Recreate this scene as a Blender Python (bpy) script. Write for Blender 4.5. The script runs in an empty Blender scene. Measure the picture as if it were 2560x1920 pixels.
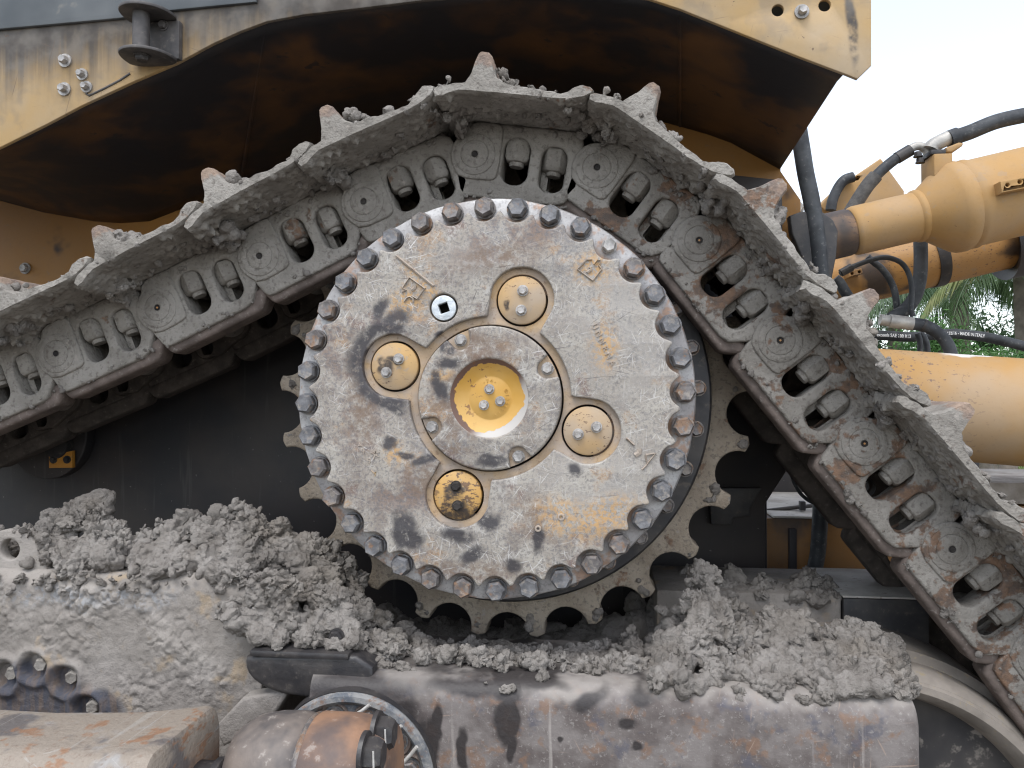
import bpy, bmesh, math, random
import numpy as np
from mathutils import Vector, Matrix

# ------------------------------------------------------------------ camera
CAM = np.array([0.28872, -1.93896, 0.00444])
CR = np.array([0.99302, 0.11792, 0.0])
CU = np.array([0.001886, -0.015878, 0.999872])
CF = np.array([-0.117909, 0.992896, 0.015990])
FPX = 1930.6                                   # focal length in pixels of the 2560 px wide photograph
sc = bpy.context.scene
cd = bpy.data.cameras.new('camera')
cd.sensor_width = 36.0
cd.lens = 36.0 * FPX / 2560.0
cd.clip_start = 0.05
cd.clip_end = 3000
cam = bpy.data.objects.new('camera', cd)
sc.collection.objects.link(cam)
cam.matrix_world = Matrix(((CR[0], CU[0], -CF[0], CAM[0]), (CR[1], CU[1], -CF[1], CAM[1]),
                           (CR[2], CU[2], -CF[2], CAM[2]), (0, 0, 0, 1)))
sc.camera = cam

# ------------------------------------------------------------------ sky and sun (overcast)
SUN_EL, SUN_AZ = math.radians(60), math.radians(-28)    # azimuth measured from -Y (behind the camera) towards -X
world = bpy.data.worlds.new('World')
sc.world = world
world.use_nodes = True
wn = world.node_tree
wn.nodes.clear()
sky = wn.nodes.new('ShaderNodeTexSky')
sky.sky_type = 'NISHITA'
sky.sun_disc = False
sky.sun_elevation = SUN_EL
sky.sun_rotation = math.radians(180) + SUN_AZ
sky.air_density = 1.0
sky.dust_density = 1.0
sky.ozone_density = 1.0
hs = wn.nodes.new('ShaderNodeHueSaturation')
hs.inputs['Saturation'].default_value = 0.42
bg = wn.nodes.new('ShaderNodeBackground')
bg.inputs['Strength'].default_value = 0.15
wo = wn.nodes.new('ShaderNodeOutputWorld')
wn.links.new(sky.outputs[0], hs.inputs['Color'])
wn.links.new(hs.outputs[0], bg.inputs['Color'])
wn.links.new(bg.outputs[0], wo.inputs['Surface'])
sl = bpy.data.lights.new('sun', 'SUN')
sl.energy = 1.0
sl.angle = math.radians(25)
sl.color = (1.0, 0.985, 0.965)
so = bpy.data.objects.new('sun', sl)
sc.collection.objects.link(so)
sd = Vector((math.sin(SUN_AZ) * math.cos(SUN_EL), -math.cos(SUN_AZ) * math.cos(SUN_EL), math.sin(SUN_EL)))
so.rotation_euler = sd.to_track_quat('Z', 'Y').to_euler()
so.location = sd * 30
vs = sc.view_settings
vs.view_transform = 'Standard'
vs.look = 'None'
vs.gamma = 1.0
vs.use_curve_mapping = False
vs.exposure = 1.25
sc.cycles.pixel_filter_type = 'BLACKMAN_HARRIS'
sc.cycles.filter_width = 1.2
sc.cycles.max_bounces = 3
sc.cycles.diffuse_bounces = 2
sc.cycles.glossy_bounces = 2
sc.cycles.transmission_bounces = 2

rng = np.random.default_rng(7)
random.seed(7)
COL = sc.collection

# ------------------------------------------------------------------ helpers
def PX(px, py, y):
    d = CR * ((px - 1280) / FPX) - CU * ((py - 960) / FPX) + CF
    return Vector(CAM + d * ((y - CAM[1]) / d[1]))

def MPP(px, py, y):                              # metres per photograph pixel there
    p = np.array(PX(px, py, y))
    return float((p - CAM) @ CF) / FPX

def tag(o, label=None, cat=None, group=None, kind=None):
    if label: o['label'] = label
    if cat: o['category'] = cat
    if group: o['group'] = group
    if kind: o['kind'] = kind
    return o

def empty(name, loc, label=None, cat=None, group=None):
    o = bpy.data.objects.new(name, None)
    o.empty_display_size = 0.05
    COL.objects.link(o)
    o.location = loc
    return tag(o, label, cat, group)

def link(name, me, mat=None, parent=None, loc=None, rot=None, smooth=None):
    o = bpy.data.objects.new(name, me)
    COL.objects.link(o)
    if mat is not None and len(me.materials) == 0:
        me.materials.append(mat)
    if loc is not None: o.location = loc
    if rot is not None: o.rotation_euler = rot
    if parent is not None:
        o.parent = parent
        # coordinates are given in the parent's own frame unless the parent is an empty away from the origin
    if smooth is not None: shade(me, smooth)
    return o

def wlink(name, me, mat, parent, smooth=None):
    """mesh given in world coordinates, put under a parent without moving it"""
    o = link(name, me, mat, parent, smooth=smooth)
    if parent is not None:
        chain = Matrix.Identity(4)
        p = parent
        ms = []
        while p is not None:
            ms.append(Matrix.LocRotScale(p.location, p.rotation_euler, p.scale) if True else None)
            p = p.parent
        for m in reversed(ms):
            chain = chain @ m
        im = chain.inverted()
        o.location = im.to_translation()
        o.rotation_euler = im.to_euler()
    return o

def mesh(name, V, F):
    me = bpy.data.meshes.new(name)
    me.from_pydata([tuple(map(float, v)) for v in V], [], [tuple(map(int, f)) for f in F])
    me.update()
    return me

def shade(me, deg=35):
    n = len(me.polygons)
    if n == 0: return me
    if deg >= 180:
        me.polygons.foreach_set('use_smooth', [True] * n)
    elif deg > 0:
        bm = bmesh.new(); bm.from_mesh(me)
        a = math.radians(deg)
        for f in bm.faces: f.smooth = True
        for e in bm.edges:
            if len(e.link_faces) == 2 and e.calc_face_angle(0) > a: e.smooth = False
        bm.to_mesh(me); bm.free()
    me.update()
    return me

def merge(*parts):
    V, F, o = [], [], 0
    for v, f in parts:
        V += [tuple(p) for p in v]
        F += [tuple(i + o for i in g) for g in f]
        o += len(v)
    return V, F

def xf(vf, M):
    return [tuple(M @ Vector(p)) for p in vf[0]], vf[1]

def box(x0, x1, y0, y1, z0, z1):
    V = [(x, y, z) for x in (x0, x1) for y in (y0, y1) for z in (z0, z1)]
    return V, [(0, 1, 3, 2), (4, 6, 7, 5), (0, 4, 5, 1), (2, 3, 7, 6), (0, 2, 6, 4), (1, 5, 7, 3)]

def bevel_mesh(name, vf, w=0.006, seg=2):
    bm = bmesh.new()
    vs_ = [bm.verts.new(v) for v in vf[0]]
    for f in vf[1]: bm.faces.new([vs_[i] for i in f])
    bmesh.ops.recalc_face_normals(bm, faces=bm.faces)
    bmesh.ops.bevel(bm, geom=list(bm.edges), offset=w, segments=seg, affect='EDGES', profile=0.6)
    me = bpy.data.meshes.new(name)
    bm.to_mesh(me); bm.free()
    shade(me, 40)
    return me

def lathe(profile, segs=64, a0=0.0, cap=False):
    """profile [(r, y)] turned about the Y axis"""
    V, F = [], []
    n = len(profile)
    for i in range(segs):
        t = a0 + 2 * math.pi * i / segs
        for r, y in profile: V.append((r * math.cos(t), y, r * math.sin(t)))
    for i in range(segs):
        j = (i + 1) % segs
        for k in range(n - 1):
            F.append((i * n + k, j * n + k, j * n + k + 1, i * n + k + 1))
    if cap:
        F.append([i * n for i in range(segs)])
        F.append([i * n + n - 1 for i in range(segs)][::-1])
    return V, F

def fixn(me):
    bm = bmesh.new(); bm.from_mesh(me)
    bmesh.ops.remove_doubles(bm, verts=bm.verts, dist=1e-6)
    bmesh.ops.recalc_face_normals(bm, faces=bm.faces)
    bm.to_mesh(me); bm.free()
    return me

def axis_matrix(p, d):
    """maps the +Y axis onto direction d, origin to p"""
    q = Vector((0, 1, 0)).rotation_difference(Vector(d).normalized())
    return Matrix.Translation(Vector(p)) @ q.to_matrix().to_4x4()

def circle(r, n=48, c=(0, 0), a0=0.0):
    return [(c[0] + r * math.cos(a0 + 2 * math.pi * i / n), c[1] + r * math.sin(a0 + 2 * math.pi * i / n)) for i in range(n)]

def shape2d(name, outer, holes, y0, y1, bev=0.004, res=2):
    """flat outline in (x, z) with holes, from depth y0 (front) to y1 (back), rounded edges"""
    cu = bpy.data.curves.new(name, 'CURVE')
    cu.dimensions = '2D'; cu.fill_mode = 'BOTH'
    for pl in [outer] + list(holes):
        s = cu.splines.new('POLY'); s.points.add(len(pl) - 1); s.use_cyclic_u = True
        for p, q in zip(s.points, pl): p.co = (q[0], q[1], 0, 1)
    cu.extrude = max(1e-4, (y1 - y0) / 2 - bev)
    cu.bevel_depth = bev; cu.bevel_resolution = res; cu.offset = -bev
    o = bpy.data.objects.new(name, cu); COL.objects.link(o)
    dg = bpy.context.evaluated_depsgraph_get(); dg.update()
    me = bpy.data.meshes.new_from_object(o.evaluated_get(dg), depsgraph=dg)
    me.materials.clear()
    bpy.data.objects.remove(o); bpy.data.curves.remove(cu)
    m = Matrix(((1, 0, 0, 0), (0, 0, -1, (y0 + y1) / 2), (0, 1, 0, 0), (0, 0, 0, 1)))
    me.transform(m)
    bm = bmesh.new(); bm.from_mesh(me)
    bmesh.ops.remove_doubles(bm, verts=bm.verts, dist=1e-6)
    bm.to_mesh(me); bm.free()
    shade(me, 40)
    me.name = name
    return me

def text_mesh(name, s, size, extrude, bold=0.0):
    cu = bpy.data.curves.new(name, 'FONT')
    cu.body = s; cu.size = size; cu.offset = bold; cu.extrude = extrude; cu.align_x = 'CENTER'; cu.align_y = 'CENTER'
    o = bpy.data.objects.new(name, cu); COL.objects.link(o)
    dg = bpy.context.evaluated_depsgraph_get(); dg.update()
    me = bpy.data.meshes.new_from_object(o.evaluated_get(dg), depsgraph=dg)
    me.materials.clear()
    bpy.data.objects.remove(o); bpy.data.curves.remove(cu)
    return me

def spline(P, n=10):
    P = [np.array(p, float) for p in P]
    P = [2 * P[0] - P[1]] + P + [2 * P[-1] - P[-2]]
    out = []
    for i in range(1, len(P) - 2):
        for k in range(n):
            t = k / n
            a, b, c, d = P[i - 1:i + 3]
            out.append(0.5 * ((2 * b) + (-a + c) * t + (2 * a - 5 * b + 4 * c - d) * t * t + (-a + 3 * b - 3 * c + d) * t ** 3))
    out.append(P[-2])
    return out

def tube(path, r, seg=16, cap=True):
    path = [Vector(p) for p in path]
    n = len(path)
    rr = r if hasattr(r, '__len__') else [r] * n
    V, F = [], []
    t0 = (path[1] - path[0]).normalized()
    u = t0.orthogonal().normalized()
    for i in range(n):
        t = (path[min(i + 1, n - 1)] - path[max(i - 1, 0)]).normalized()
        u = (u - t * u.dot(t)).normalized()
        w = t.cross(u)
        for k in range(seg):
            a = 2 * math.pi * k / seg
            V.append(tuple(path[i] + (u * math.cos(a) + w * math.sin(a)) * rr[i]))
    for i in range(n - 1):
        for k in range(seg):
            j = (k + 1) % seg
            F.append((i * seg + k, i * seg + j, (i + 1) * seg + j, (i + 1) * seg + k))
    if cap:
        F.append(tuple(range(seg))[::-1]); F.append(tuple((n - 1) * seg + k for k in range(seg)))
    return V, F

def hexbolt(r, h, washer=1.12, wh=0.006, rot=0.0):
    """head with its axis along -Y: washer face at y=0, top at y=-h"""
    V, F = lathe([(0.0, 0), (r * washer, 0), (r * washer, -wh), (r * 0.9, -wh)], 28)
    hv, hf = [], []
    for y, s in ((-wh * 0.8, 1.0), (-h * 0.72, 1.0), (-h, 0.80), (-h * 0.98, 0.6)):
        m = 6
        for i in range(m):
            a = rot + 2 * math.pi * i / m
            hv.append((r * s * math.cos(a), y, r * s * math.sin(a)))
    for k in range(3):
        for i in range(6):
            j = (i + 1) % 6
            hf.append((k * 6 + i, k * 6 + j, (k + 1) * 6 + j, (k + 1) * 6 + i))
    hf.append((18, 19, 20, 21, 22, 23))
    me = mesh('bolt', *merge((V, F), (hv, hf)))
    fixn(me); shade(me, 25)
    return me

# numpy gradient noise
_perm = np.random.default_rng(3).permutation(512).astype(np.int64)
_perm = np.concatenate([_perm, _perm, _perm])
_grad = np.random.default_rng(5).normal(size=(512, 3)); _grad /= np.linalg.norm(_grad, axis=1)[:, None]
def pn(P):
    I = np.floor(P).astype(np.int64); Fr = P - I; I &= 511
    U = Fr * Fr * Fr * (Fr * (Fr * 6 - 15) + 10)
    out = np.zeros(len(P))
    for dx in (0, 1):
        for dy in (0, 1):
            for dz in (0, 1):
                h = _perm[(_perm[(_perm[(I[:, 0] + dx) & 511] + I[:, 1] + dy) & 511] + I[:, 2] + dz) & 511]
                g = _grad[h]
                d = Fr - np.array([dx, dy, dz])
                w = (U[:, 0] if dx else 1 - U[:, 0]) * (U[:, 1] if dy else 1 - U[:, 1]) * (U[:, 2] if dz else 1 - U[:, 2])
                out += w * (g * d).sum(1)
    return out * 1.6
def fbm(P, s, o=3):
    a, t = 1.0, 0
    for i in range(o):
        t = t + a * pn(P * s + i * 17.3); s *= 2.1; a *= 0.5
    return t

_jit = np.random.default_rng(9).uniform(0, 1, size=(512, 4))
def worley(P):
    I = np.floor(P).astype(np.int64); Fr = P - I
    f1 = np.full(len(P), 9.0); f2 = np.full(len(P), 9.0); val = np.zeros(len(P))
    for dx in (-1, 0, 1):
        for dy in (-1, 0, 1):
            for dz in (-1, 0, 1):
                h = _perm[(_perm[(_perm[(I[:, 0] + dx) & 511] + I[:, 1] + dy) & 511] + I[:, 2] + dz) & 511]
                j = _jit[h]
                d = np.sqrt(((j[:, :3] + np.array([dx, dy, dz]) - Fr) ** 2).sum(1))
                nearer = d < f1
                f2 = np.where(nearer, f1, np.minimum(f2, d))
                val = np.where(nearer, j[:, 3], val)
                f1 = np.where(nearer, d, f1)
    return f1, f2, val

def getv(me):
    a = np.empty(len(me.vertices) * 3); me.vertices.foreach_get('co', a); return a.reshape(-1, 3)
def getn(me):
    a = np.empty(len(me.vertices) * 3); me.vertices.foreach_get('normal', a); return a.reshape(-1, 3)
def setv(me, v):
    me.vertices.foreach_set('co', v.ravel()); me.update()

def crumble(me, k=1.0, seed=0.0):
    """turn a smooth lump into crumbly drying mud"""
    v = getv(me); n = getn(me)
    p = v + seed
    warp = np.stack([pn(p * 14 + 5), pn(p * 14 + 31), pn(p * 14 + 77)], 1) * 0.03
    q = p + warp
    bill = np.abs(fbm(q, 16, 2))
    a1, a2, av = worley(q * 34)
    b1, b2, bv = worley((p + warp * 0.5) * 95)
    ca = np.clip(1 - (a2 - a1) / 0.16, 0, 1); cb = np.clip(1 - (b2 - b1) / 0.22, 0, 1)
    d = 0.016 * (bill - 0.25) + 0.013 * (av - 0.5) - 0.009 * ca + 0.0045 * (bv - 0.5) - 0.0032 * cb + 0.0022 * pn(q * 170)
    d = d * (0.35 + 0.9 * np.clip(pn(p * 7 + 41) * 1.3 + 0.5, 0, 1))
    w2 = np.stack([pn(p * 60 + 5), pn(p * 60 + 31), pn(p * 60 + 77)], 1) * 0.003
    setv(me, v + n * (d * k)[:, None] + w2 * k)
    shade(me, 60)
    return me

_ico = None
def ico(sub=2):
    bm = bmesh.new(); bmesh.ops.create_icosphere(bm, subdivisions=sub, radius=1.0)
    V = np.array([v.co[:] for v in bm.verts]); F = [[v.index for v in f.verts] for f in bm.faces]
    bm.free(); return V, F
ICO2 = ico(2)

def lump(name, balls, voxel=0.004, k=1.0, seed=0.0):
    """balls [(x, y, z, r)] fused, voxel remeshed and crumbled"""
    V, F, o = [], [], 0
    r_ = np.random.default_rng(int(abs(seed) * 10) + len(balls))
    for (x, y, z, r) in balls:
        s = r * r_.uniform(0.75, 1.25, 3)
        V.append(ICO2[0] * s + np.array([x, y, z]))
        F += [[i + o for i in f] for f in ICO2[1]]; o += len(ICO2[0])
    me = mesh(name, np.concatenate(V), F)
    ob = bpy.data.objects.new(name, me); COL.objects.link(ob)
    md = ob.modifiers.new('r', 'REMESH'); md.mode = 'VOXEL'; md.voxel_size = voxel; md.adaptivity = 0
    dg = bpy.context.evaluated_depsgraph_get(); dg.update()
    m2 = bpy.data.meshes.new_from_object(ob.evaluated_get(dg), depsgraph=dg)
    bpy.data.objects.remove(ob); bpy.data.meshes.remove(me)
    m2.name = name
    crumble(m2, k, seed)
    return m2

def heap_balls(top, bottom, yb, yf, n, r0, r1, seed):
    """spheres filling the space between an upper and a lower outline (photo pixels), sloping from depth yb at the top to yf at the bottom"""
    r_ = np.random.default_rng(seed)
    tx, ty = zip(*top); bx_, by = zip(*bottom)
    out = []
    x0, x1 = tx[0], tx[-1]
    for i in range(n):
        x = r_.uniform(x0, x1)
        a, b = np.interp(x, tx, ty), np.interp(x, bx_, by)
        t = r_.uniform(0, 1) ** 0.9
        r = r_.uniform(r0, r1) * (0.55 + 0.45 * min(1.0, abs(b - a) / 120))
        y = a + r * 0.8 + (b - a - r * 1.3) * t
        d = yb + (yf - yb) * t + r_.uniform(-0.02, 0.02)
        p = PX(x, y, d); m = MPP(x, y, d)
        out.append((p.x, p.y + r * m * 0.5, p.z, r * m))
    return out

# ------------------------------------------------------------------ material nodes
class G:
    def __init__(s, name):
        s.m = bpy.data.materials.new(name); s.m.use_nodes = True
        s.nt = s.m.node_tree; s.nt.nodes.clear()
        s.pos = s.nt.nodes.new('ShaderNodeNewGeometry').outputs['Position']
    def _in(s, sock, v):
        if v is None: return
        if isinstance(v, bpy.types.NodeSocket): s.nt.links.new(v, sock)
        else:
            if isinstance(v, tuple) and len(v) == 3 and len(sock.default_value) == 4: v = v + (1,)
            sock.default_value = v
    def vec(s, sc_=(1, 1, 1), rot=(0, 0, 0), v=None, loc=(0, 0, 0)):
        n = s.nt.nodes.new('ShaderNodeMapping')
        s._in(n.inputs['Vector'], v or s.pos)
        n.inputs['Rotation'].default_value = rot; n.inputs['Scale'].default_value = sc_; n.inputs['Location'].default_value = loc
        return n.outputs[0]
    def noise(s, scale, det=4, rough=0.55, v=None, dist=0.0, out=0):
        n = s.nt.nodes.new('ShaderNodeTexNoise')
        s._in(n.inputs['Vector'], v or s.pos)
        n.inputs['Scale'].default_value = scale; n.inputs['Detail'].default_value = min(det, 3.5)
        n.inputs['Roughness'].default_value = rough; n.inputs['Distortion'].default_value = dist
        return n.outputs[out]
    def vor(s, scale, v=None, feat='F1', rnd=1.0):
        n = s.nt.nodes.new('ShaderNodeTexVoronoi'); n.feature = feat
        s._in(n.inputs['Vector'], v or s.pos)
        n.inputs['Scale'].default_value = scale; n.inputs['Randomness'].default_value = rnd
        return n.outputs['Distance']
    def ramp(s, f, a, b, lo=0.0, hi=1.0, smooth=True):
        n = s.nt.nodes.new('ShaderNodeMapRange'); n.interpolation_type = 'SMOOTHSTEP' if smooth else 'LINEAR'
        s._in(n.inputs[0], f)
        n.inputs[1].default_value = a; n.inputs[2].default_value = b; n.inputs[3].default_value = lo; n.inputs[4].default_value = hi
        return n.outputs[0]
    def mix(s, f, a, b, mode='MIX'):
        n = s.nt.nodes.new('ShaderNodeMix'); n.data_type = 'RGBA'; n.blend_type = mode
        s._in(n.inputs[0], f); s._in(n.inputs[6], a); s._in(n.inputs[7], b)
        return n.outputs[2]
    def math(s, op, a, b=0.0):
        n = s.nt.nodes.new('ShaderNodeMath'); n.operation = op; n.use_clamp = False
        s._in(n.inputs[0], a); s._in(n.inputs[1], b)
        return n.outputs[0]
    def mul(s, *a):
        r = a[0]
        for b in a[1:]: r = s.math('MULTIPLY', r, b)
        return r
    def add(s, *a):
        r = a[0]
        for b in a[1:]: r = s.math('ADD', r, b)
        return r
    def mx(s, *a):
        r = a[0]
        for b in a[1:]: r = s.math('MAXIMUM', r, b)
        return r
    def sep(s, i, v=None):
        n = s.nt.nodes.new('ShaderNodeSeparateXYZ'); s._in(n.inputs[0], v or s.pos); return n.outputs[i]
    def warp(s, amt, scale, v=None, det=3):
        n = s.nt.nodes.new('ShaderNodeTexNoise'); s._in(n.inputs['Vector'], v or s.pos)
        n.inputs['Scale'].default_value = scale; n.inputs['Detail'].default_value = min(det, 3.5)
        a = s.nt.nodes.new('ShaderNodeVectorMath'); a.operation = 'SUBTRACT'
        s.nt.links.new(n.outputs['Color'], a.inputs[0]); a.inputs[1].default_value = (0.5, 0.5, 0.5)
        b = s.nt.nodes.new('ShaderNodeVectorMath'); b.operation = 'SCALE'
        s.nt.links.new(a.outputs[0], b.inputs[0]); b.inputs['Scale'].default_value = amt
        c = s.nt.nodes.new('ShaderNodeVectorMath'); c.operation = 'ADD'
        s._in(c.inputs[0], v or s.pos); s.nt.links.new(b.outputs[0], c.inputs[1])
        return c.outputs[0]
    def blob(s, v, x, z, rx, rz, ang=0.0, soft=0.45):
        """a stain of its own shape: 1 inside an ellipse in the (x, z) plane, with v a warped position"""
        n = s.nt.nodes.new('ShaderNodeVectorMath'); n.operation = 'MULTIPLY_ADD'
        a = s.nt.nodes.new('ShaderNodeVectorMath'); a.operation = 'SUBTRACT'
        s.nt.links.new(v, a.inputs[0]); a.inputs[1].default_value = (x, 0, z)
        r = s.nt.nodes.new('ShaderNodeVectorRotate'); r.rotation_type = 'Y_AXIS'
        s.nt.links.new(a.outputs[0], r.inputs['Vector']); r.inputs['Angle'].default_value = ang
        m = s.nt.nodes.new('ShaderNodeVectorMath'); m.operation = 'MULTIPLY'
        s.nt.links.new(r.outputs[0], m.inputs[0]); m.inputs[1].default_value = (1 / rx, 0, 1 / rz)
        l = s.nt.nodes.new('ShaderNodeVectorMath'); l.operation = 'LENGTH'
        s.nt.links.new(m.outputs[0], l.inputs[0])
        s.nt.nodes.remove(n)
        return s.ramp(l.outputs['Value'], 1.0 + soft * 0.5, 1.0 - soft, 0, 1)
    def scratch(s, angs, thin, longs, thr, seed=0.0):
        """short scratches in several directions in the (x, z) plane"""
        r = None
        for i, a in enumerate(angs):
            v2 = s.vec((longs, 1.0, thin), (0, 0, 0), v=s.vec((1, 1, 1), (0, a, 0), loc=(i * 3.1 + seed, 0, i * 1.7)))
            t = s.ramp(s.noise(1.0, 2, 0.5, v2), thr, thr + 0.05)
            r = t if r is None else s.mx(r, t)
        return r
    def bump(s, h, strength=0.5, dist=0.01, nrm=None):
        n = s.nt.nodes.new('ShaderNodeBump'); s._in(n.inputs['Height'], h)
        n.inputs['Strength'].default_value = strength; n.inputs['Distance'].default_value = dist
        if nrm is not None: s.nt.links.new(nrm, n.inputs['Normal'])
        return n.outputs[0]
    def out(s, col, rough=0.8, metal=0.0, nrm=None, spec=0.4, transl=0.0):
        b = s.nt.nodes.new('ShaderNodeBsdfPrincipled')
        s._in(b.inputs['Base Color'], col); s._in(b.inputs['Roughness'], rough); s._in(b.inputs['Metallic'], metal)
        b.inputs['Specular IOR Level'].default_value = spec
        if nrm is not None: s.nt.links.new(nrm, b.inputs['Normal'])
        o = s.nt.nodes.new('ShaderNodeOutputMaterial')
        sh = b.outputs[0]
        if transl:
            t = s.nt.nodes.new('ShaderNodeBsdfTranslucent'); s._in(t.inputs[0], col)
            m = s.nt.nodes.new('ShaderNodeMixShader'); m.inputs[0].default_value = transl
            s.nt.links.new(sh, m.inputs[1]); s.nt.links.new(t.outputs[0], m.inputs[2]); sh = m.outputs[0]
        s.nt.links.new(sh, o.inputs['Surface'])
        return s.m

MUD_A, MUD_B, MUD_C = (0.188, 0.170, 0.152), (0.280, 0.259, 0.237), (0.100, 0.087, 0.076)

def mat_mud():
    g = G('mud')
    c = g.mix(g.ramp(g.noise(9, 5), 0.3, 0.7), MUD_A, MUD_B)
    c = g.mix(g.ramp(g.noise(70, 4, 0.6), 0.52, 0.75, 0, 0.55), c, MUD_C)
    c = g.mix(g.ramp(g.noise(3.5, 3), 0.55, 0.72, 0, 0.4), c, (0.235, 0.20, 0.16))
    c = g.mix(g.ramp(g.noise(5.0, 3, 0.6, v=g.vec(loc=(4, 2, 8))), 0.52, 0.68, 0, 0.6), c, (0.125, 0.112, 0.10))      # damp patches
    h = g.add(g.noise(150, 5, 0.65), g.mul(g.noise(420, 3), 0.5))
    return g.out(c, 0.95, 0, g.bump(h, 0.9, 0.006), 0.2)

def mat_mudsteel(name, rust=0.5, seed=0.0, smooth=0.5, tip=False, m0=(0.215, 0.198, 0.175), m1=(0.290, 0.270, 0.242)):
    """cast steel under a film of dried grey mud, worn through to brown rust in patches"""
    g = G(name)
    w = g.warp(0.05, 12)
    wv = g.vec((1, 1, 1), v=w, loc=(seed, seed * 2, 0))
    mud = g.mix(g.ramp(g.noise(10, 5, v=wv), 0.35, 0.65), m0, m1)
    mud = g.mix(g.ramp(g.noise(90, 4), 0.52, 0.70, 0, 0.6), mud, (0.115, 0.098, 0.085))
    rc = g.mix(g.ramp(g.noise(30, 5, 0.65), 0.35, 0.65), (0.085, 0.062, 0.05), (0.200, 0.115, 0.07))
    big = g.noise(8.0, 6, 0.62, v=wv)
    fine = g.noise(55, 5, 0.65)
    f = g.ramp(g.add(g.mul(big, 0.75), g.mul(fine, 0.25)), 0.66 - 0.25 * rust, 0.71 - 0.25 * rust)
    c = g.mix(g.mul(f, 0.9), mud, rc)
    if tip:                                  # grouser tips are polished free of mud by the ground
        oc = g.nt.nodes.new('ShaderNodeTexCoord').outputs['Object']
        tz = g.ramp(g.add(g.sep(2, oc), g.mul(g.noise(18, 4, 0.65), 0.09)), 0.208, 0.222)
        c = g.mix(g.mul(tz, 0.85), c, g.mix(g.ramp(g.noise(26, 4), 0.4, 0.6), (0.30, 0.215, 0.16), (0.20, 0.15, 0.125)))
    splat = g.ramp(g.noise(38, 4, 0.7, v=g.warp(0.03, 30)), 0.63, 0.68)
    c = g.mix(g.mul(splat, 0.7), c, (0.31, 0.28, 0.25))
    h = g.add(g.noise(60, 6, 0.62), g.mul(g.noise(190, 2), 0.3))
    return g.out(c, g.ramp(f, 0, 1, 0.92, 0.7), 0.0, g.bump(h, 0.85, 0.006), 0.3)

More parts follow.
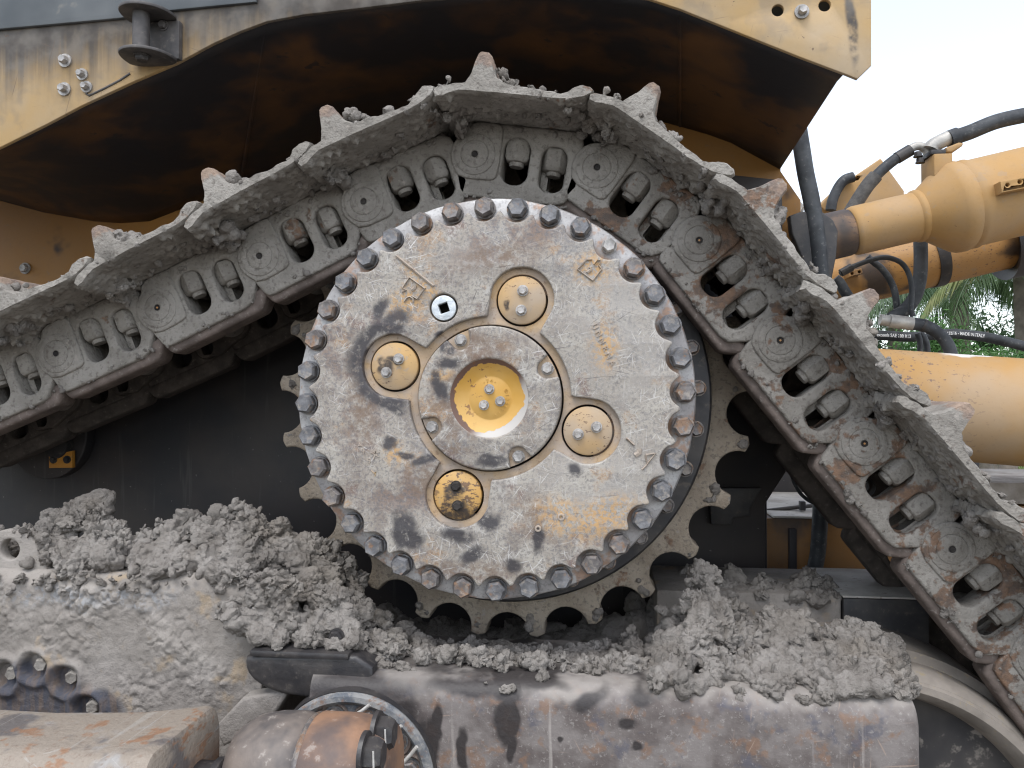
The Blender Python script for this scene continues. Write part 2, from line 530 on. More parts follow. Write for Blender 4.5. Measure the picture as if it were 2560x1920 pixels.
def mat_hub(name='worn_cover_metal', cap=False):
    g = G(name)
    w = g.warp(0.05, 14, det=4)
    w2 = g.warp(0.022, 55, v=w, det=4)
    n1 = g.noise(5.5, 7, 0.66)
    n2 = g.noise(13, 7, 0.7, v=g.vec(loc=(3, 1, 2)))
    fine = g.noise(120, 4, 0.7)
    c = g.mix(g.ramp(n1, 0.36, 0.62), (0.375, 0.345, 0.30), (0.295, 0.265, 0.228))
    c = g.mix(g.mul(g.ramp(n2, 0.48, 0.60), 0.8), c, (0.215, 0.185, 0.160))
    c = g.mix(g.mul(g.ramp(g.noise(4.2, 4, 0.6, v=g.vec(loc=(2, 7, 9))), 0.54, 0.64), g.ramp(fine, 0.35, 0.55), 0.5), c, (0.225, 0.222, 0.225))          # bare brown-grey metal
    c = g.mix(g.mul(g.ramp(g.noise(9, 6, 0.7, v=g.vec(loc=(9, 4, 7))), 0.56, 0.66), g.ramp(fine, 0.40, 0.55), 0.8), c, (0.44, 0.27, 0.13))   # dusty yellow-orange remains
    c = g.mix(g.mul(g.ramp(g.noise(7, 6, 0.7, v=g.vec(loc=(1, 8, 17))), 0.56, 0.66), g.ramp(fine, 0.38, 0.5), 0.75), c, (0.17, 0.095, 0.07))   # rust
    c = g.mix(g.mul(g.ramp(fine, 0.47, 0.62), 0.65), c, (0.15, 0.14, 0.142))
    c = g.mix(g.mul(g.ramp(g.noise(260, 2, 0.6), 0.52, 0.66), 0.22), c, (0.45, 0.435, 0.41))
    c = g.mix(g.mul(g.ramp(g.noise(16, 5, 0.65, v=g.vec(loc=(5, 5, 3))), 0.52, 0.66), g.ramp(fine, 0.62, 0.40), 0.6), c, (0.42, 0.405, 0.38))
    sm = g.ramp(g.noise(6, 4, v=g.vec(loc=(11, 0, 5))), 0.42, 0.62)
    s1 = g.scratch((0.25, 0.9, -0.5, 1.5, -1.15), 260, 16, 0.645)
    c = g.mix(g.mul(s1, g.ramp(sm, 0, 1, 0.3, 0.9)), c, (0.56, 0.54, 0.515))
    s2 = g.scratch((0.1, -0.25, 0.6, 1.2), 190, 9, 0.69, 4.0)
    c = g.mix(g.mul(s2, 0.75), c, (0.10, 0.085, 0.085))
    B = []
    if not cap:
        # oil and soot: round the left planet cap, below and lower left, with a shape of their own
        def sb(px, py, rx, rz, ang=0.0, soft=0.5):
            p = PX(px, py, 0.0); return g.blob(w, p.x, p.z, rx * 1.05e-3, rz * 1.05e-3, ang, soft)
        lc_ = PX(980, 908, 0.0)
        ring = g.mul(g.blob(w, lc_.x, lc_.z, 0.118, 0.118, 0, 0.16), g.math('SUBTRACT', 1.0, g.blob(w2, lc_.x + 0.008, lc_.z, 0.086, 0.086, 0, 0.10)),
                     g.ramp(g.sep(0, w), -0.185, -0.24))
        B = [ring, sb(948, 775, 22, 38, -0.4), sb(990, 805, 42, 26, 0.3), sb(970, 1012, 50, 14, -0.3), sb(922, 935, 22, 40, 0.2),
             sb(970, 1110, 22, 18, 0.4), sb(1007, 1326, 30, 54, 0.15), sb(1030, 1350, 30, 30), sb(1142, 1339, 46, 20, -0.25), sb(1180, 1387, 36, 20, 0.3), sb(1222, 1306, 34, 22, 0.2),
             sb(1345, 1351, 17, 36), sb(1284, 1420, 24, 20), sb(1436, 1174, 22, 18), sb(1060, 1150, 40, 14, 0.2), sb(1012, 1135, 26, 12, -0.2), sb(1102, 840, 14, 12)]
        for px_, py_, rx_, rz_ in ((1570, 820, 170, 260), (1500, 1200, 200, 110), (1180, 640, 90, 50)):
            c = g.mix(g.mul(sb(px_, py_, rx_, rz_, 0.0, 0.9), g.ramp(n2, 0.35, 0.6), 0.6), c, (0.40, 0.375, 0.34))
        for px_, py_, rx_, rz_ in ((1240, 600, 130, 60), (900, 1010, 70, 130), (1010, 1230, 110, 70), (840, 860, 60, 90), (1330, 560, 70, 40)):
            c = g.mix(g.mul(sb(px_, py_, rx_, rz_, 0.0, 0.9), g.ramp(n2, 0.42, 0.58), 0.75), c, g.mix(g.ramp(fine, 0.4, 0.6), (0.20, 0.135, 0.105), (0.13, 0.115, 0.115)))
        R_ = [g.blob(w, -0.16, -0.21, 0.09, 0.05, 0.3, 0.8), g.blob(w, 0.02, 0.36, 0.13, 0.04, 0.1, 0.9), g.blob(w, -0.33, -0.02, 0.05, 0.16, 0.1, 0.9),
              g.blob(w, -0.05, -0.44, 0.16, 0.03, 0.0, 0.9), g.blob(w, 0.12, -0.30, 0.05, 0.07, 0.0, 0.9)]
        Y_ = [sb(1475, 672, 50, 45, 0, 0.9), sb(1515, 865, 36, 60, 0, 0.9), sb(1400, 1290, 60, 50, 0, 0.9), g.blob(w, 0.28, -0.30, 0.11, 0.05, 0.35, 0.9), g.blob(w, -0.215, 0.245, 0.055, 0.05, 0, 0.9), g.blob(w, -0.245, -0.14, 0.03, 0.035, 0, 0.9),
              g.blob(w, -0.19, -0.46, 0.06, 0.02, 0, 0.9), g.blob(w, -0.165, 0.29, 0.09, 0.02, -0.7, 0.9)]
    else:
        def sb(px, py, rx, rz, ang=0.0, soft=0.5):
            p = PX(px, py, -0.006); return g.blob(w, p.x, p.z, rx * 1.05e-3, rz * 1.05e-3, ang, soft)
        B = [sb(1125, 905, 38, 18), sb(1100, 975, 20, 32, 0.3), sb(1225, 1154, 42, 18, 0.2), sb(1117, 868, 20, 13), sb(1090, 945, 14, 30)]
        R_ = [g.blob(w, -0.02, 0.125, 0.12, 0.05, 0, 0.8), g.blob(w, -0.115, 0.0, 0.05, 0.13, 0, 0.8), g.blob(w, -0.08, -0.11, 0.07, 0.05, 0.6, 0.8)]
        Y_ = [g.blob(w, -0.125, 0.062, 0.035, 0.016, 0, 0.9)]
    rr = R_[0]
    for b in R_[1:]: rr = g.mx(rr, b)
    c = g.mix(g.mul(rr, g.ramp(g.noise(40, 5, 0.7), 0.35, 0.6), 0.75), c, (0.165, 0.11, 0.075))
    yy = Y_[0]
    for b in Y_[1:]: yy = g.mx(yy, b)
    c = g.mix(g.mul(yy, g.ramp(g.noise(75, 5, 0.7), 0.42, 0.58), 0.85), c, (0.50, 0.30, 0.12))
    bb = B[0]
    for b in B[1:]: bb = g.mx(bb, b)
    bb = g.mul(bb, g.ramp(g.noise(45, 5, 0.65), 0.22, 0.50))
    c = g.mix(g.mul(bb, 0.92), c, (0.045, 0.042, 0.047))
    h = g.add(g.mul(g.noise(26, 6, 0.6), 0.5), g.mul(fine, 0.45))
    return g.out(c, g.ramp(bb, 0, 1, 0.62, 0.5), 0.12, g.bump(h, 0.45, 0.004), 0.35)

def mat_rim():
    g = G('worn_flange_metal')
    fine = g.noise(140, 4, 0.7)
    c = g.mix(g.ramp(g.noise(10, 6, 0.65), 0.35, 0.65), (0.42, 0.415, 0.41), (0.27, 0.255, 0.25))
    c = g.mix(g.mul(g.ramp(g.noise(14, 6, 0.7, v=g.vec(loc=(2, 3, 4))), 0.54, 0.64), 0.7), c, (0.29, 0.155, 0.08))
    rad = g.nt.nodes.new('ShaderNodeVectorMath'); rad.operation = 'LENGTH'
    pr = g.nt.nodes.new('ShaderNodeVectorMath'); pr.operation = 'MULTIPLY'
    g.nt.links.new(g.pos, pr.inputs[0]); pr.inputs[1].default_value = (1, 0, 1)
    g.nt.links.new(pr.outputs[0], rad.inputs[0])
    rd = g.add(rad.outputs['Value'], g.mul(g.noise(30, 3), 0.03))
    c = g.mix(g.mul(g.ramp(rd, 0.490, 0.470), 0.9), c, g.mix(g.ramp(g.noise(26, 3), 0.4, 0.6), (0.25, 0.135, 0.07), (0.19, 0.155, 0.13)))   # rust and dust caught in the bolt pockets
    c = g.mix(g.mul(g.ramp(fine, 0.5, 0.66), 0.5), c, (0.15, 0.14, 0.14))
    return g.out(c, 0.5, 0.25, g.bump(g.add(g.noise(40, 5), g.mul(fine, 0.5)), 0.4, 0.004), 0.4)

def mat_dust(name='tan_dust_recess', base=(0.42, 0.31, 0.205)):
    g = G(name)
    c = g.mix(g.ramp(g.noise(16, 5), 0.35, 0.65), base, (0.36, 0.30, 0.25))
    c = g.mix(g.mul(g.ramp(g.noise(60, 5, 0.7), 0.55, 0.7), 0.6), c, (0.17, 0.11, 0.075))
    c = g.mix(g.mul(g.ramp(g.noise(9, 4, v=g.vec(loc=(7, 0, 0))), 0.55, 0.7), 0.6), c, (0.52, 0.33, 0.13))
    return g.out(c, 0.9, 0, g.bump(g.noise(90, 5), 0.4, 0.004), 0.2)

def mat_bolt(name='bolt_steel', rust=0.35, base=(0.112, 0.112, 0.117)):
    g = G(name)
    fine = g.noise(140, 4, 0.7)
    c = g.mix(g.ramp(g.noise(30, 5, 0.65), 0.35, 0.65), base, tuple(x * 1.75 for x in base))
    c = g.mix(g.mul(g.ramp(g.noise(24, 5, 0.7, v=g.vec(loc=(4, 0, 9))), 0.60 - 0.12 * rust, 0.72 - 0.12 * rust), 0.75), c, (0.27, 0.155, 0.085))
    c = g.mix(g.mul(g.ramp(g.noise(45, 5, 0.7, v=g.vec(loc=(1, 0, 2))), 0.50, 0.64), 0.65), c, (0.30, 0.265, 0.23))
    c = g.mix(g.mul(g.ramp(fine, 0.55, 0.7), 0.4), c, (0.06, 0.055, 0.055))
    return g.out(c, 0.5, 0.35, g.bump(g.noise(110, 5), 0.35, 0.004), 0.5)

def mat_yellow(name, base=(0.56, 0.31, 0.07), dust=0.5, dustc=(0.50, 0.38, 0.25), chips=0.5, soot=0.0, rough=0.55, blobs=None):
    g = G(name)
    c = g.mix(g.mul(g.ramp(g.noise(5, 5, 0.6), 0.3, 0.7), dust), base, dustc)
    c = g.mix(g.mul(g.ramp(g.noise(40, 5, 0.7), 0.5, 0.75), 0.25), c, tuple(x * 0.7 for x in base))
    ch = g.ramp(g.noise(70, 4, 0.6, v=g.vec((1, 1, 2))), 0.80 - 0.16 * chips, 0.83 - 0.16 * chips)
    c = g.mix(g.mul(ch, g.ramp(g.noise(7, 3), 0.35, 0.6), 0.85), c, (0.10, 0.06, 0.045))
    c = g.mix(g.mul(g.ramp(g.noise(24, 3, 0.65, v=g.warp(0.04, 25)), 0.62, 0.67), 0.6), c, tuple(x * 0.9 for x in dustc))
    if soot:
        sv = g.ramp(g.noise(3.2, 5, 0.6, v=g.warp(0.15, 5)), 0.60 - 0.25 * soot, 0.70 - 0.15 * soot)
        c = g.mix(g.mul(sv, 0.9), c, (0.035, 0.033, 0.035))
    if blobs:
        w = g.warp(0.10, 9, det=5)
        bb = None
        for b in blobs:
            t = g.blob(w, *b); bb = t if bb is None else g.mx(bb, t)
        c = g.mix(g.mul(bb, g.ramp(g.noise(28, 5, 0.7), 0.25, 0.55), 0.93), c, (0.035, 0.030, 0.030))
    return g.out(c, rough, 0, g.bump(g.noise(60, 5), 0.12, 0.004), 0.4)

def mat_plain(name, a, b, rough=0.6, metal=0.0, scale=20, bumps=0.25, spec=0.4, speck=None):
    g = G(name)
    c = g.mix(g.ramp(g.noise(scale, 5, 0.62), 0.32, 0.68), a, b)
    if speck:
        c = g.mix(g.mul(g.ramp(g.noise(scale * 4, 4, 0.7), 0.58, 0.70), 0.7), c, speck)
    return g.out(c, rough, metal, g.bump(g.noise(scale * 5, 5), bumps, 0.004), spec)

M_mud = mat_mud()
M_link = mat_mudsteel('muddy_link_steel', 0.06)
M_linkr = mat_mudsteel('rusty_muddy_link_steel', 0.58, 2.0)
M_shoe = mat_mudsteel('muddy_shoe_steel', 0.22, 5.0, tip=True)
M_rail = mat_plain('worn_rail_steel', (0.09, 0.070, 0.060), (0.165, 0.13, 0.112), 0.75, 0.0, 18, 0.5, 0.4, (0.26, 0.235, 0.21))
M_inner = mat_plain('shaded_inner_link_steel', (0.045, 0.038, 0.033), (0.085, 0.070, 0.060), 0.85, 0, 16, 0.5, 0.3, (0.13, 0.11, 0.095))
M_nut = mat_mudsteel('muddy_nut_steel', 0.2, 9.0)
M_spk = mat_mudsteel('muddy_sprocket_steel', 0.25, 14.0, m0=(0.26, 0.215, 0.165), m1=(0.335, 0.285, 0.225))
M_hub = mat_hub()
M_cap = mat_hub('scratched_cap_metal', True)
M_rim = mat_rim()
M_dust = mat_dust()
M_bolt = mat_bolt()
M_boltr = mat_bolt('rusty_bolt_steel', 0.75, (0.125, 0.115, 0.112))
M_boltg = mat_bolt('grey_bolt_steel', -0.2, (0.26, 0.25, 0.24))
M_zinc = mat_plain('zinc_plug', (0.46, 0.50, 0.53), (0.62, 0.65, 0.67), 0.45, 0.4, 60, 0.3, 0.5)
M_black = mat_plain('black_gap', (0.018, 0.016, 0.016), (0.04, 0.034, 0.03), 0.8)
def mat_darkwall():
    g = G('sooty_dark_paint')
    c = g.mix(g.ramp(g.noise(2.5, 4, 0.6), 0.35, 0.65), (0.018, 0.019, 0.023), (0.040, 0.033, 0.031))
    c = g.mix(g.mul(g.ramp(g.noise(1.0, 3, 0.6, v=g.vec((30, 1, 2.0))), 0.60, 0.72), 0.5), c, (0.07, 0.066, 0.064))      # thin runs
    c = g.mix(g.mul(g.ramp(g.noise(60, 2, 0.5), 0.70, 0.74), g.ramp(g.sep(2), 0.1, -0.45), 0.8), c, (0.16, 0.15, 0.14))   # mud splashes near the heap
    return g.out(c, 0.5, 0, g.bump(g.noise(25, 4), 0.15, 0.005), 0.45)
M_dark = mat_darkwall()
M_darkcase = mat_plain('oily_case_steel', (0.030, 0.030, 0.033), (0.06, 0.055, 0.052), 0.5, 0.1, 10, 0.3, 0.4, (0.10, 0.085, 0.07))
M_rubber = mat_plain('hose_rubber', (0.022, 0.025, 0.029), (0.055, 0.060, 0.066), 0.6, 0, 14, 0.15, 0.4, (0.13, 0.13, 0.125))
M_steelfit = mat_plain('dull_fitting_steel', (0.32, 0.31, 0.29), (0.46, 0.44, 0.40), 0.5, 0.3, 25)
# ------------------------------------------------------------------ GEOMETRY BELOW
# ================================================================== setting
def mat_ground():
    g = G('muddy_ground')
    c = g.mix(g.ramp(g.noise(0.6, 6), 0.35, 0.65), (0.10, 0.088, 0.075), (0.16, 0.145, 0.125))
    gr = g.ramp(g.sep(1), 9.0, 13.0)
    c = g.mix(g.mul(gr, g.ramp(g.noise(1.2, 5), 0.25, 0.45)), c, (0.10, 0.14, 0.045))
    return g.out(c, 0.95, 0, g.bump(g.noise(8, 6), 0.6, 0.05), 0.2)
GZ = -1.85
gv, gf = [], []
gx = np.concatenate([[-1500, -300, -60], np.linspace(-20, 40, 61), [80, 300, 1500]])
gy = np.concatenate([[-1500, -300, -60], np.linspace(-15, 45, 61), [90, 300, 1500]])
for a in gx:
    for b in gy:
        gv.append((a, b, GZ + (0.06 * math.sin(a * 0.9 + 1.3) * math.cos(b * 0.7) if abs(a) < 60 and abs(b) < 60 else 0)))
for i in range(len(gx) - 1):
    for j in range(len(gy) - 1):
        k = i * len(gy) + j
        gf.append((k, k + len(gy), k + len(gy) + 1, k + 1))
tag(link('ground', mesh('ground', gv, gf), mat_ground(), smooth=180), kind='structure')

# ================================================================== final drive: cover, bolts, sprocket
fd = empty('final_drive', (0, 0, 0), 'round grey final drive hub with a ring of bolts and a toothed sprocket behind it', 'final drive')
RB = 0.49
BA = [math.radians(91.765 - 10 * i) for i in range(36)]

me = mesh('cover_flange', *lathe([(0.36, 0.15), (0.505, 0.15), (0.517, 0.135), (0.519, 0.045), (0.515, 0.034), (0.508, 0.030), (0.30, 0.030), (0.30, 0.034)], 180))
fixn(me); v = getv(me); r_ = np.hypot(v[:, 0], v[:, 2])
msk = (r_ > 0.5)
v[msk] = v[msk] * np.stack([1 + 0.004 * pn(v[msk] * 18), np.ones(msk.sum()), 1 + 0.004 * pn(v[msk] * 18)], 1)
setv(me, v); link('cover_flange', me, M_rim, fd, smooth=35)

def notch_outline(R, n_per, centres, rn, rc):
    out = []
    for i in range(n_per):
        t = 2 * math.pi * i / n_per
        r = R
        for a in centres:
            d = (t - a + math.pi) % (2 * math.pi) - math.pi
            if abs(d) < math.asin(min(1, rn / rc)):
                s = rn * rn - (rc * math.sin(d)) ** 2
                r = min(r, rc * math.cos(d) - math.sqrt(s))
        out.append((r * math.cos(t), r * math.sin(t)))
    return out
PC = [math.radians(71.7 + 90 * i) for i in range(4)]        # planet caps
PR = 0.262
hole = []
for i in range(720):
    t = 2 * math.pi * i / 720
    r = 0.208
    for a in PC:
        d = (t - a + math.pi) % (2 * math.pi) - math.pi
        rl = 0.083
        if abs(d) < math.asin(rl / PR):
            r = max(r, PR * math.cos(d) + math.sqrt(rl * rl - (PR * math.sin(d)) ** 2))
    hole.append((r * math.cos(t), r * math.sin(t)))
# soften the corners of the recess
ha = np.array(hole)
for _ in range(3): ha = (np.roll(ha, 1, 0) + ha * 2 + np.roll(ha, -1, 0)) / 4
hole = [tuple(p) for p in ha[::2]]
PLUG = (-0.118, 0.231)
fo = np.array(notch_outline(0.478, 1440, BA, 0.039, 0.49))
for _ in range(6): fo = (np.roll(fo, 1, 0) + fo * 2 + np.roll(fo, -1, 0)) / 4
fp = shape2d('face_plate', [tuple(p) for p in fo[::2]], [hole, circle(0.0365, 40, PLUG)], -0.001, 0.036, 0.0045, 3)
link('face_plate', fp, M_hub, fd)
fl = shape2d('recess_floor', circle(0.37, 96), [circle(0.1880, 96)] + [circle(0.0662, 56, (PR * math.cos(a), PR * math.sin(a))) for a in PC] + [circle(0.034, 40, PLUG)], 0.017, 0.033, 0.002)
link('recess_floor', fl, M_dust, fd)
link('backing_plate', mesh('backing_plate', *lathe([(0.0, 0.06), (0.37, 0.06), (0.37, 0.08)], 64)), M_black, fd)
# ring bolts
bolt_meshes = [hexbolt(0.0262, 0.034, 1.075, 0.007, a) for a in (0.1, 0.4, 0.7, 0.95, 0.25, 0.55)]
bolt_meshes_r = [m.copy() for m in bolt_meshes]
small = hexbolt(0.0185, 0.02, 1.05, 0.004, 0.2)
for i, a in enumerate(BA):
    m = small if i == 4 else (bolt_meshes_r if (i * 7) % 5 in (0, 3) else bolt_meshes)[(i * 5) % 6]
    o = link('ring_bolt', m, M_boltg if i == 4 else (M_boltr if m in bolt_meshes_r else M_bolt), fd, (RB * math.cos(a), 0.0305, RB * math.sin(a)))
    o.rotation_euler = (random.uniform(-.02, .02), random.uniform(-0.5, 0.5), 0)
# planet pin caps
M_capy = mat_yellow('dusty_yellow_cap', (0.48, 0.30, 0.12), 0.95, (0.36, 0.30, 0.24), 1.05, 0.0, 0.7, [(-0.262, 0.085, 0.014, 0.028, 0.5, 0.4), (-0.245, 0.105, 0.02, 0.012, 0, 0.4), (-0.262, 0.066, 0.015, 0.012, 0, 0.4), (0.045, 0.235, 0.012, 0.014, 0, 0.4)])
M_capo = mat_yellow('oily_yellow_cap', (0.52, 0.29, 0.07), 0.3, (0.44, 0.34, 0.22), 1.6, 0.0, 0.5, [(-0.095, -0.262, 0.034, 0.05, 0, 0.3), (-0.08, -0.225, 0.03, 0.018, 0, 0.3), (-0.07, -0.29, 0.03, 0.02, 0, 0.3)])
bolt2 = hexbolt(0.0118, 0.014, 1.2, 0.004, 0.3)
bolt2d = bolt2.copy()
capm = fixn(mesh('planet_cap', *lathe([(0.0, 0.008), (0.0575, 0.008), (0.0612, 0.011), (0.0618, 0.06)], 64)))
capd = capm.copy()
pb = {0: ((0.003, 0.024), (-0.001, -0.026)), 1: ((0.012, 0.019), (-0.021, -0.016)), 2: ((-0.004, 0.024), (0.0, -0.026)), 3: ((-0.024, -0.008), (0.022, 0.010))}
for i, a in enumerate(PC):
    c = (PR * math.cos(a), PR * math.sin(a))
    o = link('planet_cap', capd if i == 2 else capm, M_capo if i == 2 else M_capy, fd, (c[0], 0, c[1]), smooth=40)
    for b in pb[i]:
        link('cap_bolt', bolt2d if i == 2 else bolt2, M_black if i == 2 else M_boltg, o, (b[0], 0.008, b[1]), (0, random.uniform(0, 1), 0))
# centre cap with yellow dish
CB = [math.radians(26.7 + 90 * i) for i in range(4)]
co = np.array(notch_outline(0.1835, 1080, CB, 0.0255, 0.166))
for _ in range(3): co = (np.roll(co, 1, 0) + co * 2 + np.roll(co, -1, 0)) / 4
cc = shape2d('centre_cap', [tuple(p) for p in co[::2]], [circle(0.099, 72)], -0.006, 0.05, 0.006, 3)
cco = link('centre_cap', cc, M_cap, fd)
link('cap_seat', fixn(mesh('cap_seat', *lathe([(0.10, 0.008), (0.1825, 0.008), (0.1832, 0.058)], 96))), M_dust, cco)
def mat_dish():
    g = G('yellow_dish_paint')
    w = g.warp(0.014, 70, v=g.warp(0.016, 22), det=5)
    y = g.mix(g.ramp(g.noise(8, 4), 0.3, 0.7), (0.50, 0.275, 0.05), (0.54, 0.33, 0.10))
    rad = g.nt.nodes.new('ShaderNodeVectorMath'); rad.operation = 'LENGTH'
    pr = g.nt.nodes.new('ShaderNodeVectorMath'); pr.operation = 'MULTIPLY'
    g.nt.links.new(w, pr.inputs[0]); pr.inputs[1].default_value = (1, 0, 1)
    g.nt.links.new(pr.outputs[0], rad.inputs[0])
    edge = g.ramp(g.add(rad.outputs['Value'], g.mul(g.blob(g.pos, 0.06, -0.075, 0.06, 0.05, 0, 0.8), 0.012)), 0.0885, 0.0905)
    side = g.ramp(g.add(g.sep(0), g.mul(g.sep(2), -0.9)), 0.02, 0.07)
    chip = g.mix(side, (0.13, 0.075, 0.055), (0.42, 0.40, 0.375))
    c = g.mix(edge, y, chip)
    c = g.mix(g.mul(g.ramp(g.noise(42, 5, 0.6, v=w), 0.60, 0.63), g.ramp(g.add(g.sep(0), g.mul(g.sep(2), -0.5)), 0.01, -0.06), 0.9), c, (0.17, 0.08, 0.04))
    return g.out(c, 0.5, 0, g.bump(g.add(g.mul(edge, -0.5), g.mul(g.noise(60, 4), 0.2)), 0.3, 0.003), 0.4)
M_dish = mat_dish()
dish = fixn(mesh('yellow_dish', *lathe([(0.0, 0.019), (0.052, 0.019), (0.0545, 0.021), (0.057, 0.0205), (0.075, 0.015), (0.09, 0.006), (0.097, -0.001), (0.1005, -0.0035), (0.1005, 0.03)], 96)))
do = link('yellow_dish', dish, M_dish, cco, smooth=60)
for a in CB:
    link('cap_bolt', bolt2.copy() if False else hexbolt(0.0145, 0.017, 1.1, 0.004, a), M_boltg, cco, (0.166 * math.cos(a), 0.008, 0.166 * math.sin(a)))
for b in ((-0.002, 0.023), (-0.016, -0.018), (0.026, -0.008)):
    link('dish_bolt', hexbolt(0.0105, 0.012, 1.25, 0.003, b[0] * 40), M_boltg, do, (b[0], 0.019, b[1]))
# cast numbers round the dish
M_dishp = M_dish
for i, ch in enumerate('©1399915'):
    a = math.radians(24 - i * 13.5)
    tm = text_mesh('cast_numeral', ch, 0.0125, 0.0012)
    # lettering stands on the dish with its feet towards the middle
    ex = Vector((math.sin(a), 0, -math.cos(a))); up = Vector((math.cos(a), 0, math.sin(a)))
    M = Matrix(((ex.x, up.x, 0, 0.0445 * math.cos(a)), (0, 0, -1, 0.0188), (ex.z, up.z, 0, 0.0445 * math.sin(a)), (0, 0, 0, 1)))
    tm.transform(M); link('cast_numeral', tm, M_dish, do)
for i, ch in enumerate('-74-'):
    a = math.radians(112 - i * 13)
    tm = text_mesh('cast_numeral', ch, 0.0125, 0.0012)
    ex = Vector((math.sin(a), 0, -math.cos(a))); up = Vector((math.cos(a), 0, math.sin(a)))
    M = Matrix(((ex.x, up.x, 0, 0.044 * math.cos(a)), (0, 0, -1, 0.0188), (ex.z, up.z, 0, 0.044 * math.sin(a)), (0, 0, 0, 1)))
    tm.transform(M); link('cast_numeral', tm, M_dish, do)
# drain plug
sq = 0.0125
ang = 0.32
pm = shape2d('drain_plug', circle(0.0322, 48), [[(sq * (c * math.cos(ang) - s * math.sin(ang)), sq * (c * math.sin(ang) + s * math.cos(ang))) for c, s in ((-1, -1), (1, -1), (1, 1), (-1, 1))]], 0.001, 0.02, 0.002)
link('drain_plug', pm, M_zinc, fd, (PLUG[0], 0, PLUG[1]))
# cast marks on the face plate
M_mark = mat_dust('raised_mark_metal', (0.36, 0.31, 0.26))
def hubpt(px, py): p = PX(px, py, -0.001); return (p.x, p.z)
def bar(name, pts, w, h=0.0065, mat=None):
    P = [Vector((hubpt(*p)[0], 0.0, hubpt(*p)[1])) for p in pts]
    V, F = tube(P, w, 6)
    me_ = mesh(name, V, F)
    v_ = getv(me_); v_[:, 1] *= h / w; setv(me_, v_)
    return link(name, me_, mat or M_mark, fd, smooth=50)
k = 300 / 2212
Z1 = lambda x, y: (900 + x * k, 600 + y * k)
Z2 = lambda x, y: (1400 + x * k, 620 + y * k)
bar('cast_bar', [Z1(670, 295), Z1(1355, 850)], 0.004)
bar('cast_padlock', [Z1(770, 960), Z1(850, 925), Z1(780, 880), Z1(915, 690), Z1(1195, 895), Z1(1055, 1090), Z1(955, 1035)], 0.003)
bar('cast_padlock_shackle', [Z1(815, 1140), Z1(870, 1065), Z1(925, 1045), Z1(985, 1080), Z1(985, 1140)], 0.0026)
bar('cast_keyhole', [Z1(960, 925), Z1(1010, 880), Z1(1015, 840)], 0.0048)
bar('cast_padlock', [Z2(590, 215), Z2(490, 210), Z2(330, 400), Z2(605, 605), Z2(765, 400), Z2(720, 320)], 0.003)
bar('cast_padlock_shackle', [Z2(625, 305), Z2(680, 230), Z2(745, 225), Z2(735, 310)], 0.0024)
bar('cast_keyhole', [Z2(500, 455), Z2(570, 400), Z2(555, 360)], 0.0045)
k5 = 200 / 2212
Z5 = lambda x, y: (1500 + x * k5, 1050 + y * k5)
bar('cast_bar', [Z5(720, 500), Z5(940, 690)], 0.003)
bar('cast_keyhole', [Z5(970, 980), Z5(1090, 900), Z5(1090, 800)], 0.007)
bar('cast_padlock', [Z5(1270, 960), Z5(1530, 920), Z5(1290, 1230), Z5(1280, 1100), Z5(1260, 960)], 0.0025)
bar('cast_bar', [Z5(1300, 1230), Z5(1160, 1370)], 0.0022)
k7 = 250 / 2183
Z7 = lambda x, y: (1250 + x * k7, 1200 + y * k7)
for c in ((1335, 810, 0.0085), (830, 1060, 0.0075)):
    p = hubpt(*Z7(c[0], c[1]))
    tm = fixn(mesh('cast_button', *lathe([(c[2] * .45, 0.0), (c[2] * .6, -0.004), (c[2], -0.0035), (c[2] * 1.15, 0.001)], 24)))
    link('cast_button', tm, M_mark, fd, (p[0], -0.001, p[1]), smooth=60)
k4 = 200 / 2212
for i, ch in enumerate('UNNRNA'):
    x = 740 + i * 95; y = 410 + i * 200
    p = hubpt(1420 + x * k4, 780 + y * k4)
    tm = text_mesh('cast_letter', ch, 0.0235, 0.002)
    up = Vector((0.88, 0, 0.46)).normalized(); ex = Vector((0.46, 0, -0.88)).normalized()
    tm.transform(Matrix(((ex.x * .8, up.x, 0, p[0]), (0, 0, -1, -0.0012), (ex.z * .8, up.z, 0, p[1]), (0, 0, 0, 1))))
    link('cast_letter', tm, M_mark, fd)
k6 = 200 / 2212
for ch, x, y, sz, a_ in (('9', 310, 540, 0.02, 0.2), ('X', 640, 640, 0.028, 0.4), ('9', 480, 800, 0.02, 0.2), ('Y', 250, 370, 0.02, 1.2), ('K', 680, 560, 0.02, 0.9), ('L', 600, 1090, 0.02, 0.7), ('7', 640, 1180, 0.016, 0.2)):
    p = hubpt(880 + x * k6, 1080 + y * k6)
    tm = text_mesh('cast_letter', ch, sz, 0.0016)
    tm.transform(Matrix(((math.cos(a_), -math.sin(a_), 0, p[0]), (0, 0, -1, -0.0012), (math.sin(a_), math.cos(a_), 0, p[1]), (0, 0, 0, 1))))
    link('cast_letter', tm, M_mark, fd)

